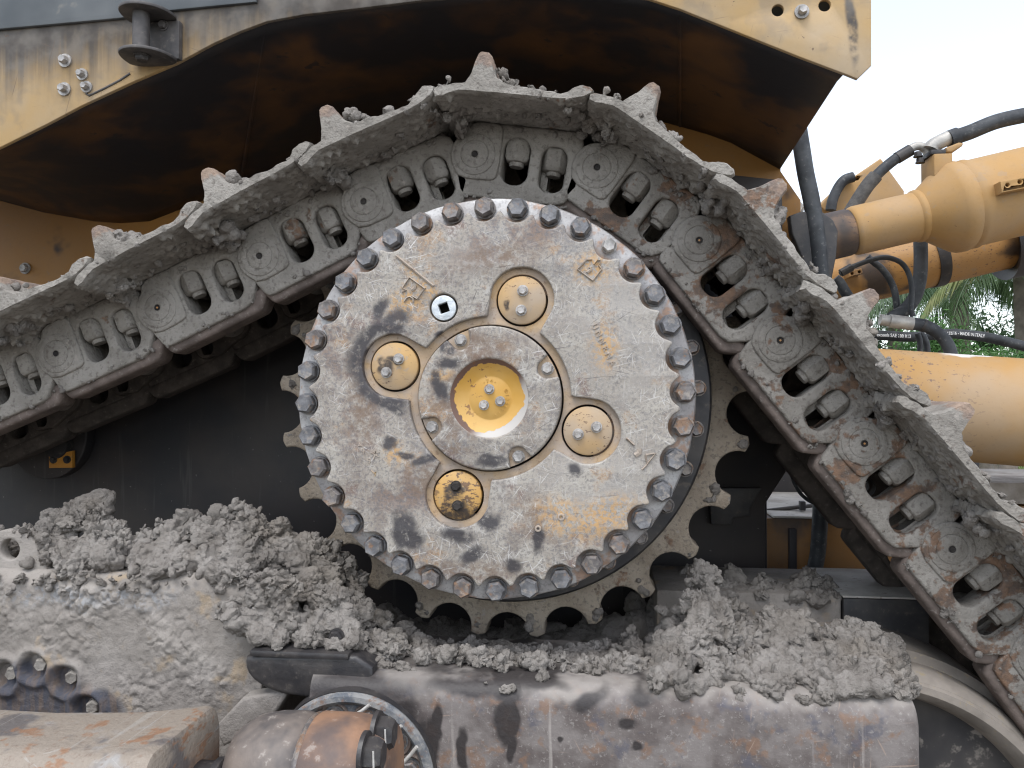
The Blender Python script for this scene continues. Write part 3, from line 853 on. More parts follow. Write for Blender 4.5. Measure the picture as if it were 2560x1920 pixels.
# drum behind the cover, sprocket
link('hub_drum', fixn(mesh('hub_drum', *lathe([(0.495, 0.14), (0.50, 0.28), (0.585, 0.285), (0.592, 0.295), (0.592, 0.34), (0.52, 0.345), (0.52, 0.40)], 120))), M_darkcase, fd, smooth=40)
sbm = hexbolt(0.02, 0.03, 1.15, 0.006, 0.3)
for i in range(30):
    a = 2 * math.pi * i / 30 + 0.05
    link('segment_bolt', sbm, M_boltr, fd, (0.553 * math.cos(a), 0.286, 0.553 * math.sin(a)))
NT_ = 25
TIP, VC, VR = 0.717, 0.715, 0.0665
ph = math.radians(-82.9)
so_ = []
cosb = (VC * VC + TIP * TIP - VR * VR) / (2 * VC * TIP)
for i in range(NT_):
    a = ph + 2 * math.pi * (i + 0.5) / NT_           # valley centre
    c = np.array([VC * math.cos(a), VC * math.sin(a)])
    ca = (VC * VC + VR * VR - TIP * TIP) / (2 * VC * VR)      # angle at valley centre between inward direction and the tip crossing
    lim = math.acos(max(-1, min(1, ca)))
    pts = []
    for k_ in range(15):
        b = -lim + 2 * lim * k_ / 14
        d = a + math.pi - b
        pts.append(tuple(c + VR * np.array([math.cos(d), math.sin(d)])))
    so_ += pts
    # blunt worn tip between this valley and the next
    at = a - (math.pi / NT_) if pts[-1][0] * math.sin(a) - pts[-1][1] * math.cos(a) > 0 else a + (math.pi / NT_)
    for da, rt in ((0.35, TIP + 0.004), (0.0, TIP + 0.008), (-0.35, TIP + 0.004)):
        sg = 1 if at > a else -1
        aa = at - sg * da * 0.06
        so_.append((rt * math.cos(aa), rt * math.sin(aa)))
# make sure the outline runs one way round
so_ = np.array(so_)
if np.sum(so_[:, 0] * np.roll(so_[:, 1], -1) - so_[:, 1] * np.roll(so_[:, 0], -1)) < 0: pass
spm = shape2d('sprocket_ring', [tuple(p) for p in so_], [circle(0.50, 90)], 0.385, 0.50, 0.006)
link('sprocket_ring', spm, M_spk, fd)
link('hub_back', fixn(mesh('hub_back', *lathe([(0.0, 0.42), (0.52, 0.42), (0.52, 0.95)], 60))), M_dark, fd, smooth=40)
# mud stuck to some of the teeth
sp_m = []
r_ = np.random.default_rng(11)
for i in range(NT_):
    a = ph + 2 * math.pi * i / NT_
    if r_.uniform() < 0.75:
        for q in range(r_.integers(1, 4)):
            rr = r_.uniform(0.66, 0.715); aa = a + r_.uniform(-0.03, 0.03)
            sp_m.append((rr * math.cos(aa), 0.386 + r_.uniform(-0.004, 0.01), rr * math.sin(aa), r_.uniform(0.008, 0.018)))
tag(link('caked_mud', lump('caked_mud', sp_m, 0.004, 0.5, 3.1), M_mud, fd), kind='stuff')

# ================================================================== crawler track
PINS = [(-2.248, -0.255), (-1.9396, -0.125), (-1.6294, 0.0052), (-1.31390, 0.13080), (-0.99694, 0.26186), (-0.68772, 0.40570), (-0.38109, 0.55271), (-0.06464, 0.67519),
        (0.27179, 0.62668), (0.54277, 0.42096), (0.75082, 0.15159), (0.96041, -0.11806), (1.17300, -0.38664), (1.3847, -0.6540), (1.575, -0.937)]
PITCH = 0.341
YF = 0.16
track = empty('crawler_track', (0, 0, 0), 'mud caked steel crawler track chain running over the sprocket', 'crawler track')

def capsule(e0, e1, n0, n1, r, k_=8):
    out = []
    for (cx, cz, a) in ((e1 - r, n1 - r, 0), (e0 + r, n1 - r, 90), (e0 + r, n0 + r, 180), (e1 - r, n0 + r, 270)):
        for i in range(k_ + 1):
            t = math.radians(a + 90 * i / k_)
            out.append((cx + r * math.cos(t), cz + r * math.sin(t)))
    return out
W1 = capsule(0.078, 0.152, -0.070, 0.060, 0.033)
W2 = capsule(0.184, 0.256, -0.080, 0.048, 0.033)
def arc(cx, cz, r, a0, a1, n=12):
    return [(cx + r * math.cos(math.radians(a0 + (a1 - a0) * i / n)), cz + r * math.sin(math.radians(a0 + (a1 - a0) * i / n))) for i in range(n + 1)]
def smooth2(pl, it=2):
    for _ in range(it):
        q = []
        for i in range(len(pl)):
            a, b = np.array(pl[i]), np.array(pl[(i + 1) % len(pl)])
            q += [tuple(a * .75 + b * .25), tuple(a * .25 + b * .75)]
        pl = q
    return pl
plate_out = arc(0, 0, 0.066, 80, 212, 18) + [(-0.046, -0.070), (-0.036, -0.100), (-0.026, -0.112), (-0.01, -0.114), (0.235, -0.114), (0.262, -0.106), (0.296, -0.06), (0.303, 0.03), (0.292, 0.078), (0.268, 0.095), (0.04, 0.096)]
boss_out = arc(0, 0, 0.069, 118, 214, 14) + [(-0.036, -0.068), (0.045, -0.067), (0.064, -0.062), (0.071, -0.048), (0.071, 0.05), (0.068, 0.084), (0.055, 0.093), (0.0, 0.093), (-0.022, 0.084)]
tongue_out = arc(PITCH, 0, 0.066, -95, 95, 14) + [(0.26, 0.075), (0.20, 0.07), (0.20, -0.07), (0.26, -0.09)]
rail_out = [(-0.060, -0.060), (-0.034, -0.122), (-0.024, -0.134), (-0.012, -0.137), (0.262, -0.137), (0.275, -0.132), (0.312, -0.094), (0.312, -0.07), (0.22, -0.085), (-0.03, -0.085)]
L_plate = shape2d('link_plate', plate_out, [W1, W2], 0.011, 0.10, 0.008, 3)
L_boss = shape2d('link_boss', smooth2(boss_out, 1), [], 0.003, 0.06, 0.006, 3)
L_tong = shape2d('link_tongue', tongue_out, [W2], 0.055, 0.12, 0.006, 2)
L_rail = shape2d('link_rail', rail_out, [], 0.026, 0.105, 0.012, 3)
bm = bmesh.new()
for m in (L_plate, L_boss, L_tong): bm.from_mesh(m)
ML = bpy.data.meshes.new('track_link'); bm.to_mesh(ML); bm.free(); shade(ML, 40)
MLr = ML.copy()
# far row of links: the same casting turned round
bm = bmesh.new(); bm.from_mesh(ML); bm.from_mesh(L_rail)
for v_ in bm.verts: v_.co.y = 0.57 - v_.co.y
bmesh.ops.reverse_faces(bm, faces=bm.faces)
ML2 = bpy.data.meshes.new('inner_track_link'); bm.to_mesh(ML2); bm.free(); shade(ML2, 40)
M_pin = fixn(mesh('pin_end', *lathe([(0.0, 0.0024), (0.0035, 0.0022), (0.0036, 0.0026), (0.0085, 0.0026), (0.0092, 0.0004), (0.0105, -0.0010), (0.0360, -0.0010), (0.0374, -0.0002), (0.0380, 0.0012), (0.0388, 0.0012), (0.0396, -0.0006), (0.0530, -0.0010), (0.0565, 0.0006), (0.0580, 0.0042)], 56)))
M_pinr = M_pin.copy()
M_hole = fixn(mesh('grease_hole', *lathe([(0.0, 0.0006), (0.0062, 0.0006), (0.0080, -0.0013), (0.0086, -0.0008)], 20)))  # shallow cup, its black colour stands in for the shade of a deep hole
M_plugm = fixn(mesh('grease_plug', *lathe([(0.0, -0.0012), (0.0026, -0.0010), (0.0030, 0.0010)], 12)))
M_plugo = mat_plain('orange_plug', (0.45, 0.22, 0.08), (0.5, 0.28, 0.12))
# square nut with rounded corners, axis along the link's upward direction
def nutmesh():
    V, F = [], []
    for z, s_ in ((-0.032, 0.70), (-0.030, 0.86), (-0.021, 1.0), (0.022, 1.0), (0.030, 0.9)):
        for i in range(6):
            t = math.radians(60 * i + 30); V.append((0.0385 * s_ * math.cos(t), 0.0385 * s_ * math.sin(t), z))
    for k_ in range(4):
        for i in range(6): F.append((k_ * 6 + i, k_ * 6 + (i + 1) % 6, k_ * 6 + 6 + (i + 1) % 6, k_ * 6 + 6 + i))
    F.append((5, 4, 3, 2, 1, 0)); F.append((24, 25, 26, 27, 28, 29))
    bm_ = bmesh.new(); vv = [bm_.verts.new(v_) for v_ in V]
    for f in F: bm_.faces.new([vv[i] for i in f])
    bmesh.ops.recalc_face_normals(bm_, faces=bm_.faces)
    bmesh.ops.bevel(bm_, geom=list(bm_.edges), offset=0.003, segments=2, affect='EDGES', profile=0.6)
    me_ = bpy.data.meshes.new('shoe_nut'); bm_.to_mesh(me_)
    bm_.free()
    s = lathe([(0.0, 0), (0.019, 0), (0.021, 0.003), (0.021, 0.03)], 20)
    stub = mesh('stub', [(x, z, y - 0.043) for x, y, z in s[0]], s[1])
    bm_ = bmesh.new(); bm_.from_mesh(me_); bm_.from_mesh(stub); bmesh.ops.recalc_face_normals(bm_, faces=bm_.faces); bm_.to_mesh(me_); bm_.free()
    bpy.data.meshes.remove(stub)
    shade(me_, 35)
    return me_
M_nutm = nutmesh()
bush = fixn(mesh('bushing', *lathe([(0.0, 0.10), (0.05, 0.10), (0.052, 0.11), (0.052, 0.46), (0.05, 0.47), (0.0, 0.47)], 28))); shade(bush, 40)

# track shoe profile (e along the link, n outwards), the same casting for every shoe
SH = [(-0.080, 0.074), (-0.088, 0.088), (-0.079, 0.099), (-0.055, 0.110), (-0.030, 0.116), (-0.010, 0.121), (0.002, 0.146), (0.009, 0.180), (0.014, 0.195), (0.022, 0.202), (0.040, 0.202), (0.050, 0.194), (0.057, 0.170),
      (0.066, 0.145), (0.084, 0.130), (0.12, 0.124), (0.16, 0.120), (0.20, 0.117), (0.235, 0.116), (0.250, 0.122), (0.266, 0.135), (0.286, 0.142), (0.306, 0.139), (0.316, 0.130), (0.313, 0.121), (0.295, 0.110), (0.270, 0.102),
      (0.24, 0.098), (0.20, 0.097), (0.16, 0.097), (0.12, 0.097), (0.08, 0.097), (0.04, 0.096), (0.0, 0.096), (-0.022, 0.094), (-0.045, 0.085), (-0.062, 0.076)]
def densify(pl, s):
    out = []
    for i in range(len(pl)):
        a, b = np.array(pl[i]), np.array(pl[(i + 1) % len(pl)])
        n = max(1, int(np.linalg.norm(b - a) / s))
        out += [tuple(a + (b - a) * j / n) for j in range(n)]
    return out
SHD = densify(SH, 0.006)
def shoe(i, p, ang):
    ys = np.concatenate([np.linspace(0, 0.24, 50), np.linspace(0.26, 0.97, 24)])
    n = len(SHD); V = []
    prof = np.array(SHD)
    cen = prof.mean(0)
    for k_, y in enumerate(ys):
        sc_ = 1.0
        e_in = min(1.0, (y / 0.012 if y < 0.012 else 1))
        pr = prof + 0.0
        # rounded front edge
        nn = np.roll(prof, -1, 0) - np.roll(prof, 1, 0); nn = np.stack([nn[:, 1], -nn[:, 0]], 1); nn /= np.linalg.norm(nn, axis=1)[:, None]
        area = np.sum(prof[:, 0] * np.roll(prof[:, 1], -1) - prof[:, 1] * np.roll(prof[:, 0], -1))
        if area < 0: nn = -nn
        pr = pr - nn * (0.004 * (1 - e_in))
        V += [(a[0], y - 0.20, a[1]) for a in pr]
    V = np.array(V)
    F = []
    for k_ in range(len(ys) - 1):
        for j in range(n):
            j2 = (j + 1) % n
            F.append((k_ * n + j, k_ * n + j2, (k_ + 1) * n + j2, (k_ + 1) * n + j))
    F.append(tuple(range(n))); F.append(tuple(range((len(ys) - 1) * n, len(ys) * n))[::-1])
    me_ = mesh('track_shoe', V, F)
    bm_ = bmesh.new(); bm_.from_mesh(me_)
    bmesh.ops.recalc_face_normals(bm_, faces=bm_.faces)
    caps = [f for f in bm_.faces if len(f.verts) > 10]
    bmesh.ops.triangulate(bm_, faces=caps)
    bm_.to_mesh(me_); bm_.free()
    v_ = getv(me_); n_ = getn(me_)
    q = v_ + np.array([p[0] * 3.7, 0, p[1] * 5.1])
    under = np.clip((0.112 - v_[:, 2]) / 0.012, 0, 1) * np.clip(v_[:, 1] * 30 + 6.4, 0, 1)
    f1_, f2_, fv_ = worley(q * 48)
    lum = (0.35 + 0.8 * np.clip(pn(q * 9) * 1.5 + 0.4, 0, 1)) * (np.clip(0.75 - f1_, 0, 1) * (0.4 + fv_) * 1.7 + 0.5 * np.abs(pn(q * 70)))
    topm = np.clip((v_[:, 2] - 0.105) / 0.01, 0, 1) * np.clip((0.165 - v_[:, 2]) / 0.02, 0, 1)
    d = 0.0007 * fbm(q, 30, 3) + under * 0.011 * lum + topm * 0.005 * np.clip(pn(q * 30 + 3) * 1.4 + 0.1, 0, 1) + 0.0008 * pn(q * 120)
    setv(me_, v_ + n_ * d[:, None])
    shade(me_, 48)
    return me_

def rot_of(a): return (0, -a, 0)
NL = len(PINS) - 1
r_ = np.random.default_rng(21)
for i in range(NL):
    p, q = PINS[i], PINS[i + 1]
    a = math.atan2(q[1] - p[1], q[0] - p[0])
    rusty = i >= 8
    o = link('track_link', MLr if rusty else ML, M_linkr if rusty else M_link, track, (p[0], YF, p[1]), rot_of(a))
    link('link_rail', L_rail, M_rail, o)
    link('pin_end', M_pinr if rusty else M_pin, M_linkr if rusty else M_link, o, (0, 0, 0), (0, r_.uniform(0, 6), 0), smooth=30)
    ph_ = link('grease_hole', M_hole, M_black, o, (0, 0, 0))
    if i in (4, 9, 10, 11): link('grease_plug', M_plugm, M_plugo, o, (0, 0, 0))
    link('shoe_nut', M_nutm, M_nut, o, (0.114, 0.044, 0.030), (0, 0, r_.uniform(-.5, .5)))
    link('shoe_nut', M_nutm, M_nut, o, (0.219, 0.052, 0.016), (0, 0, r_.uniform(-.5, .5)))
    link('bushing', bush, M_link, o)
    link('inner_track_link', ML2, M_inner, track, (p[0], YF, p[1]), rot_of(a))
    s = link('track_shoe', shoe(i, p, a), M_shoe, track, (p[0], YF, p[1]), rot_of(a))
    # mud packed round the grouser and into the corner under the plate
    if i >= 2:
        B = []
        top_on = r_.uniform(0.8, 1.35) if i not in (10,) else 1.4
        for _ in range(int(60 * top_on)):
            e = 0.062 + abs(r_.normal(0, 0.045)); yy = r_.uniform(-0.185, 0.25)
            B.append((min(e, 0.27), yy, 0.120 + max(0, 0.055 - (e - 0.062) * 0.6) * r_.uniform(0, 1), r_.uniform(0.008, 0.021)))
        for _ in range(int(10 * top_on)):
            B.append((r_.uniform(-0.05, 0.0), r_.uniform(-0.16, 0.2), 0.113 + r_.uniform(0, 0.012), r_.uniform(0.007, 0.013)))
        for _ in range(int(9 * top_on)):
            B.append((r_.uniform(0.08, 0.24), r_.uniform(-0.17, 0.2), 0.122, r_.uniform(0.006, 0.012)))
        for _ in range(16):                     # ragged crust on the front edge
            B.append((r_.uniform(-0.08, 0.30), -0.197 + r_.uniform(0, 0.012), r_.choice([0.105, 0.122]) + r_.uniform(-0.004, 0.004), r_.uniform(0.005, 0.011)))
        for _ in range(12):                     # packed into the lap with the next shoe
            B.append((r_.uniform(0.245, 0.30), r_.uniform(-0.19, 0.1), 0.100 + r_.uniform(-0.015, 0.01), r_.uniform(0.008, 0.016)))
        for _ in range(18):                     # in the corner over the pin boss
            e = r_.uniform(-0.085, -0.01)
            B.append((e, r_.uniform(-0.11, 0.02), 0.075 + r_.uniform(-0.02, 0.02), r_.uniform(0.010, 0.021)))
        for _ in range(18):
            B.append((r_.uniform(-0.03, 0.25), r_.uniform(-0.10, -0.0), 0.096 + r_.uniform(-0.008, 0.004), r_.uniform(0.006, 0.015)))
        for _ in range(16):                     # splashes on the lower edge of the link and round the windows
            B.append((r_.uniform(-0.04, 0.28), 0.012 + r_.uniform(0.0, 0.006), r_.uniform(-0.118, -0.095), r_.uniform(0.004, 0.009)))
        for _ in range(10):
            B.append((r_.uniform(0.07, 0.27), 0.012, r_.uniform(0.066, 0.09), r_.uniform(0.004, 0.009)))
        tag(link('mud_cake', lump('mud_cake', B, 0.0042, 0.55, i * 1.7), M_mud, s), kind='stuff')

# ================================================================== machine body over the track
def hexat(name, px, py, y, r, h, mat, parent, washer=1.3):
    p = PX(px, py, y)
    return wlink(name, shifted(hexbolt(r, h, washer, h * 0.25, px * 0.1), p), mat, parent)
def shifted(me_, p):
    me_.transform(Matrix.Translation(p)); return me_
def mat_panel():
    g = G('sooty_tan_panel_paint')
    c = g.mix(g.ramp(g.noise(4, 5, 0.6), 0.3, 0.7), (0.46, 0.30, 0.125), (0.41, 0.315, 0.205))
    c = g.mix(g.mul(g.ramp(g.noise(30, 5, 0.7), 0.5, 0.72), 0.35), c, (0.36, 0.25, 0.13))
    # soot washed down from above: streaks that hang from the upper sheet on the left
    st = g.add(g.mul(g.noise(1.0, 4, 0.6, v=g.vec((38, 1, 2.0))), 0.6), g.mul(g.noise(6, 4, 0.6), 0.5))
    z = g.sep(2); x = g.sep(0)
    lim = g.add(z, g.mul(x, -0.10), g.mul(g.ramp(x, -0.75, -0.1), 0.22), g.mul(st, 0.30))
    soot = g.mul(g.ramp(lim, 1.17, 1.36), g.ramp(x, 0.35, 0.0))
    w = g.warp(0.08, 9, det=5)
    br = g.mx(g.blob(w, -0.80, 0.86, 0.10, 0.12, 0, 0.6), g.blob(g.warp(0.015, 20), PX(2130, 90, 0.15).x, PX(2130, 60, 0.15).z, 0.014, 0.13, 0.08, 0.5), g.mul(g.blob(w, 0.0, 1.05, 0.5, 0.035, 0, 0.5), 0.7), g.blob(w, -0.55, 0.97, 0.22, 0.07, -0.2, 0.6))
    soot = g.mx(soot, g.mul(br, g.ramp(g.noise(18, 5, 0.7), 0.3, 0.6)))
    c = g.mix(g.mul(soot, 0.92), c, g.mix(g.ramp(g.noise(12, 4), 0.4, 0.7), (0.045, 0.046, 0.05), (0.13, 0.125, 0.12)))
    c = g.mix(g.mul(g.ramp(g.noise(9, 4, 0.65, v=g.warp(0.06, 14)), 0.48, 0.68), 0.45), c, (0.22, 0.185, 0.145))
    sc_ = g.scratch((0.12, -0.4, 1.3), 160, 5, 0.70)
    c = g.mix(g.mul(sc_, 0.6), c, (0.14, 0.10, 0.075))
    ch = g.ramp(g.noise(45, 4, 0.6), 0.68, 0.71)
    c = g.mix(g.mul(ch, g.ramp(g.noise(5, 3), 0.45, 0.6), 0.8), c, (0.13, 0.085, 0.06))
    return g.out(c, 0.6, 0, g.bump(g.noise(40, 5), 0.15, 0.004), 0.35)
M_panel = mat_panel()
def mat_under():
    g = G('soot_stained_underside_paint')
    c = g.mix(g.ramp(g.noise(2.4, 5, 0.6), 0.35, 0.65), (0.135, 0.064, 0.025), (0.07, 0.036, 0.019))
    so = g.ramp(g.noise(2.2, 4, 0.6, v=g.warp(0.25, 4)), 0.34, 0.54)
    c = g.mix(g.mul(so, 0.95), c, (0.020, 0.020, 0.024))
    edge = g.ramp(g.add(g.sep(1), g.mul(g.noise(7, 4, 0.6), 0.22)), 0.40, 0.28)      # darker band along the open lip
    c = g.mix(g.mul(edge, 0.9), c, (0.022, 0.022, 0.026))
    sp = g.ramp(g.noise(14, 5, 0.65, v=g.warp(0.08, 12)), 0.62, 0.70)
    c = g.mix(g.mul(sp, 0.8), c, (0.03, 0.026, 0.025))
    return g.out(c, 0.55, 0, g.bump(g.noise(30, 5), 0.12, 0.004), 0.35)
M_under = mat_under()
body = empty('machine_body', (0.4, 0.6, 1.0), 'tan yellow body panel with sooty underside hanging over the track', 'body panel')
YP = 0.15
front = [(-500, 603), (-250, 487), (0, 368), (120, 308), (203, 264), (330, 205), (443, 157), (529, 110), (600, 78), (667, 53), (760, 36), (900, 20), (1060, 0), (1300, -22), (1500, -18), (1620, -4), (1700, 22), (1800, 62), (1900, 102), (2000, 142), (2112, 184)]
back = [(-500, 330), (-250, 440), (0, 505), (110, 535), (236, 557), (300, 562), (374, 557), (447, 529), (520, 500), (600, 468), (700, 430), (900, 340), (1060, 300), (1300, 270), (1500, 275), (1620, 300), (1700, 320), (1770, 340), (1830, 362), (1890, 395), (1952, 428)]
Fp = [PX(a, b, YP) for a, b in front]
outline = [(p.x, p.z) for p in Fp] + [(lambda p: (p.x, p.z))(PX(2144, 197, YP)), (lambda p: (p.x, p.z))(PX(2179, 163, YP)), (lambda p: (p.x, p.z))(PX(2178, -420, YP)), (lambda p: (p.x, p.z))(PX(-500, -420, YP))]
h1, h2 = PX(1660 + 700 * .4069, 62 * .4069, YP), PX(1660 + 988 * .4069, 32 * .4069, YP)
pm_ = shape2d('side_panel', outline, [circle(0.0155, 24, (h1.x, h1.z)), circle(0.0155, 24, (h2.x, h2.z))], YP, YP + 0.014, 0.003, 1)
wlink('side_panel', pm_, M_panel, body)
ef = shape2d('end_flange', [(lambda p: (p.x, p.z))(PX(*q, YP)) for q in ((2125, 150), (2150, 165), (2176, 140), (2175, -420), (2125, -420))], [], YP + 0.016, YP + 0.07, 0.01, 3)
wlink('end_flange', ef, M_panel, body)
# underside: a sheet between the front edge and the inner wall, 12 mm thick
NB = 14
UV, UF = [], []
for i, (f, b) in enumerate(zip(front, back)):
    A, Bq = PX(f[0], f[1], YP + 0.008), PX(b[0], b[1], 1.0)
    for k_ in range(NB):
        t = k_ / (NB - 1)
        q = A.lerp(Bq, t)
        UV.append((q.x, q.y, q.z + (0.012 if k_ else 0.004)))
for i in range(len(front) - 1):
    for k_ in range(NB - 1):
        UF.append((i * NB + k_, (i + 1) * NB + k_, (i + 1) * NB + k_ + 1, i * NB + k_ + 1))
um = mesh('underside_plate', UV, UF); shade(um, 50)
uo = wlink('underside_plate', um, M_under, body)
md = uo.modifiers.new('thick', 'SOLIDIFY'); md.thickness = 0.012; md.offset = 0
# folded stiffener seams seen on the underside
for i_ in (9, 16):
    A, Bq = PX(front[i_][0], front[i_][1], YP + 0.02), PX(back[i_][0], back[i_][1], 1.0)
    P_ = [A.lerp(Bq, t) + Vector((0, 0, 0.002)) for t in np.linspace(0.02, 0.98, 8)]
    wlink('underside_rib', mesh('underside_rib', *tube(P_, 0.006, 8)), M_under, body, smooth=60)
# inner wall
iw = [(-500, 200), (1952, 200), (1952, 428), (2002, 500), (2002, 640), (-500, 800)]
iwp = [(lambda p: (p.x, p.z))(PX(a, b, 1.0)) for a, b in iw]
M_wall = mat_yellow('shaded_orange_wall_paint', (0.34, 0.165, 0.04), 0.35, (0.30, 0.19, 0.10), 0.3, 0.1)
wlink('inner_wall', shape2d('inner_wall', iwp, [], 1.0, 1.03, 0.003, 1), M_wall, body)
hexat('wall_bolt', 64, 671, 0.998, 0.018, 0.02, M_boltg, body)
# upper sheet, dark with soot
M_sootsheet = mat_plain('sooty_upper_sheet', (0.060, 0.070, 0.078), (0.13, 0.14, 0.145), 0.5, 0, 3, 0.15, 0.5, (0.20, 0.19, 0.17))
us = [(-500, 110), (0, 72), (297, 45), (420, 26), (640, 4), (640, -420), (-500, -420)]
wlink('upper_sheet', shape2d('upper_sheet', [(lambda p: (p.x, p.z))(PX(a, b, YP - 0.012)) for a, b in us], [], YP - 0.012, YP + 0.0, 0.003, 1), M_sootsheet, body)
kz = 900 / 2212
for x_, y_, r in ((405, 375, 0.0155), (510, 460, 0.0135), (400, 550, 0.0155), (537, 537, 0.0135)):
    hexat('panel_bolt', x_ * kz, y_ * kz, YP, r * 0.82, 0.022, M_boltg, body, 1.55)
hexat('panel_bolt', 1660 + 845 * kz, 75 * kz, YP, 0.0125, 0.022, M_boltg, body, 1.5)
# hinge bracket
M_brk = mat_plain('sooty_bracket_steel', (0.055, 0.052, 0.052), (0.11, 0.10, 0.095), 0.55, 0.1, 14, 0.3, 0.4, (0.17, 0.15, 0.125))
def lip(py_front, zoff):
    c = PX(366, py_front, 0.09)
    pl = [(-0.072, 0.06), (-0.075, 0.0), (-0.06, -0.045), (-0.02, -0.068), (0.03, -0.060), (0.07, -0.02), (0.075, 0.06)]
    pl = smooth2(pl, 2)
    m_ = shape2d('bracket_lip', pl, [], 0, 0.009, 0.002, 1)          # in (x, z) -> lay flat
    v_ = getv(m_); v_ = np.stack([v_[:, 0], v_[:, 2], -v_[:, 1] + 0.0045], 1) + np.array([c.x, c.y, c.z])
    setv(m_, v_); fixn(m_); shade(m_, 40)
    return m_, c
bt, ct_ = lip(33, 0); wlink('bracket_lip', bt, M_brk, body)
bb_, cb_ = lip(140, 0); bo = wlink('bracket_lip', bb_, M_brk, body)
wlink('hinge_pin', mesh('hinge_pin', *tube([(ct_.x - 0.008, 0.078, ct_.z), (cb_.x - 0.008, 0.078, cb_.z)], 0.0225, 24)), M_brk, body, smooth=40)
wlink('bracket_plate', bevel_mesh('bracket_plate', box(ct_.x - 0.068, ct_.x + 0.076, 0.128, 0.148, cb_.z + 0.006, ct_.z - 0.006), 0.002), M_brk, body)
nm = hexbolt(0.019, 0.014, 1.2, 0.003); nm.transform(Matrix.Rotation(math.radians(90), 4, 'X')); nm.transform(Matrix.Translation((cb_.x - 0.004, 0.075, cb_.z - 0.006)))
wlink('hinge_nut', nm, M_brk, body)
hexat('bracket_bolt', 1005 * kz, 158 * kz, 0.128, 0.012, 0.014, M_brk, body)
wlink('weld_bead', mesh('weld_bead', *tube([PX(a * kz, b * kz, YP) for a, b in ((530, 575), (548, 588), (640, 545), (740, 492), (800, 452))], 0.0035, 8)), M_brk, body, smooth=60)
wlink('hole_backing', bevel_mesh('hole_backing', box(h1.x - 0.08, h2.x + 0.05, YP + 0.05, YP + 0.07, h1.z - 0.05, h2.z + 0.06), 0.002), M_sootsheet, body)

# ================================================================== dark main frame behind the track
frame = empty('main_frame', (0, 0.95, -0.5), 'dark oily main frame wall in the shade behind the sprocket', 'machine frame')
S2 = lambda pts, y: [(lambda p: (p.x, p.z))(PX(a, b, y)) for a, b in pts]
wlink('frame_wall', shape2d('frame_wall', S2([(-500, 980), (0, 800), (500, 600), (800, 480), (1300, 380), (1955, 450), (1965, 1180), (1912, 1262), (1912, 1300), (1912, 2300), (-500, 2300)], 0.95), [], 0.95, 0.99, 0.004, 1), M_dark, frame)  # lower right carried on as a dark sheet over the void, screening the post
pb_ = PX(128, 1090, 0.92)
wlink('pivot_plate', shape2d('pivot_plate', [(pb_.x + 0.17 * math.cos(t), pb_.z + 0.17 * math.sin(t)) for t in np.linspace(0, -math.pi, 24)] + [(pb_.x - 0.17, pb_.z + 0.35), (pb_.x + 0.17, pb_.z + 0.35)], [], 0.895, 0.948, 0.006, 2), M_dark, frame)
wlink('pivot_pin', shifted(fixn(mesh('pivot_pin', *lathe([(0.0, -0.03), (0.05, -0.03), (0.055, -0.02), (0.055, 0.03)], 32))), PX(150, 1112, 0.89)), M_darkcase, frame, smooth=40)
M_keep = mat_yellow('keeper_plate_paint', (0.50, 0.22, 0.03), 0.1, (0.4, 0.25, 0.1), 0.3)
kp = wlink('keeper_plate', shape2d('keeper_plate', S2([(123, 1128), (138, 1131), (150, 1134), (163, 1131), (182, 1127), (182, 1169), (124, 1170)], 0.87), [], 0.866, 0.885, 0.002, 1), M_keep, frame)
for x_ in (134, 168):
    hexat('keeper_bolt', x_, 1149, 0.8655, 0.012, 0.012, M_darkcase, kp)
# shaded frame pieces to the lower right, seen past the sprocket
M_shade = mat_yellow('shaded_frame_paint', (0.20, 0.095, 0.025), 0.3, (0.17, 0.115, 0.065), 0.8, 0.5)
M_topgrey = mat_plain('dusty_top_plate', (0.30, 0.28, 0.25), (0.46, 0.44, 0.41), 0.8, 0, 8, 0.3, 0.3, (0.14, 0.11, 0.09))
rear = empty('ripper_assembly', (1.3, 1.3, -0.6), 'orange ripper frame box with dusty grey top behind the right hand track', 'ripper frame')
k9 = .4069
R9 = lambda x, y: (1660 + x * k9, 1245 + y * k9)
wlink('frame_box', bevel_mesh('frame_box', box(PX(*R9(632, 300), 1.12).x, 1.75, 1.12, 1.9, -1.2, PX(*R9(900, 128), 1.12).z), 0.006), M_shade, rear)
wlink('box_top', bevel_mesh('box_top', box(PX(*R9(632, 300), 1.12).x + 0.02, 1.72, 1.10, 1.86, PX(*R9(900, 128), 1.12).z + 0.003, PX(*R9(900, 108), 1.12).z), 0.004), M_topgrey, rear)
wlink('dark_backing', bevel_mesh('dark_backing', box(0.7, 2.05, 1.95, 2.0, -1.6, PX(2000, 1060, 1.95).z), 0.004), M_dark, rear)  # dark sheet added to stand in for the black void behind the frame
wlink('frame_post', bevel_mesh('frame_post', box(PX(*R9(600, 200), 1.0).x, PX(*R9(634, 200), 1.0).x, 1.0, 1.09, -1.3, PX(*R9(600, -60), 1.0).z), 0.005), M_under, rear)
wlink('frame_rib', bevel_mesh('frame_rib', box(PX(*R9(770, 200), 1.09).x, PX(*R9(815, 200), 1.09).x, 1.085, 1.115, -1.2, PX(*R9(770, 190), 1.09).z), 0.004), M_under, rear)
wlink('cross_bar', mesh('cross_bar', *tube([PX(*R9(600, 82), 1.25), PX(*R9(1060, 30), 1.25)], 0.008, 10)), M_darkcase, rear)
wlink('lug', bevel_mesh('lug', box(PX(*R9(838, 50), 1.2).x, PX(*R9(872, 50), 1.2).x, 1.2, 1.23, PX(*R9(838, 78), 1.2).z, PX(*R9(838, 22), 1.2).z), 0.003), M_under, rear)
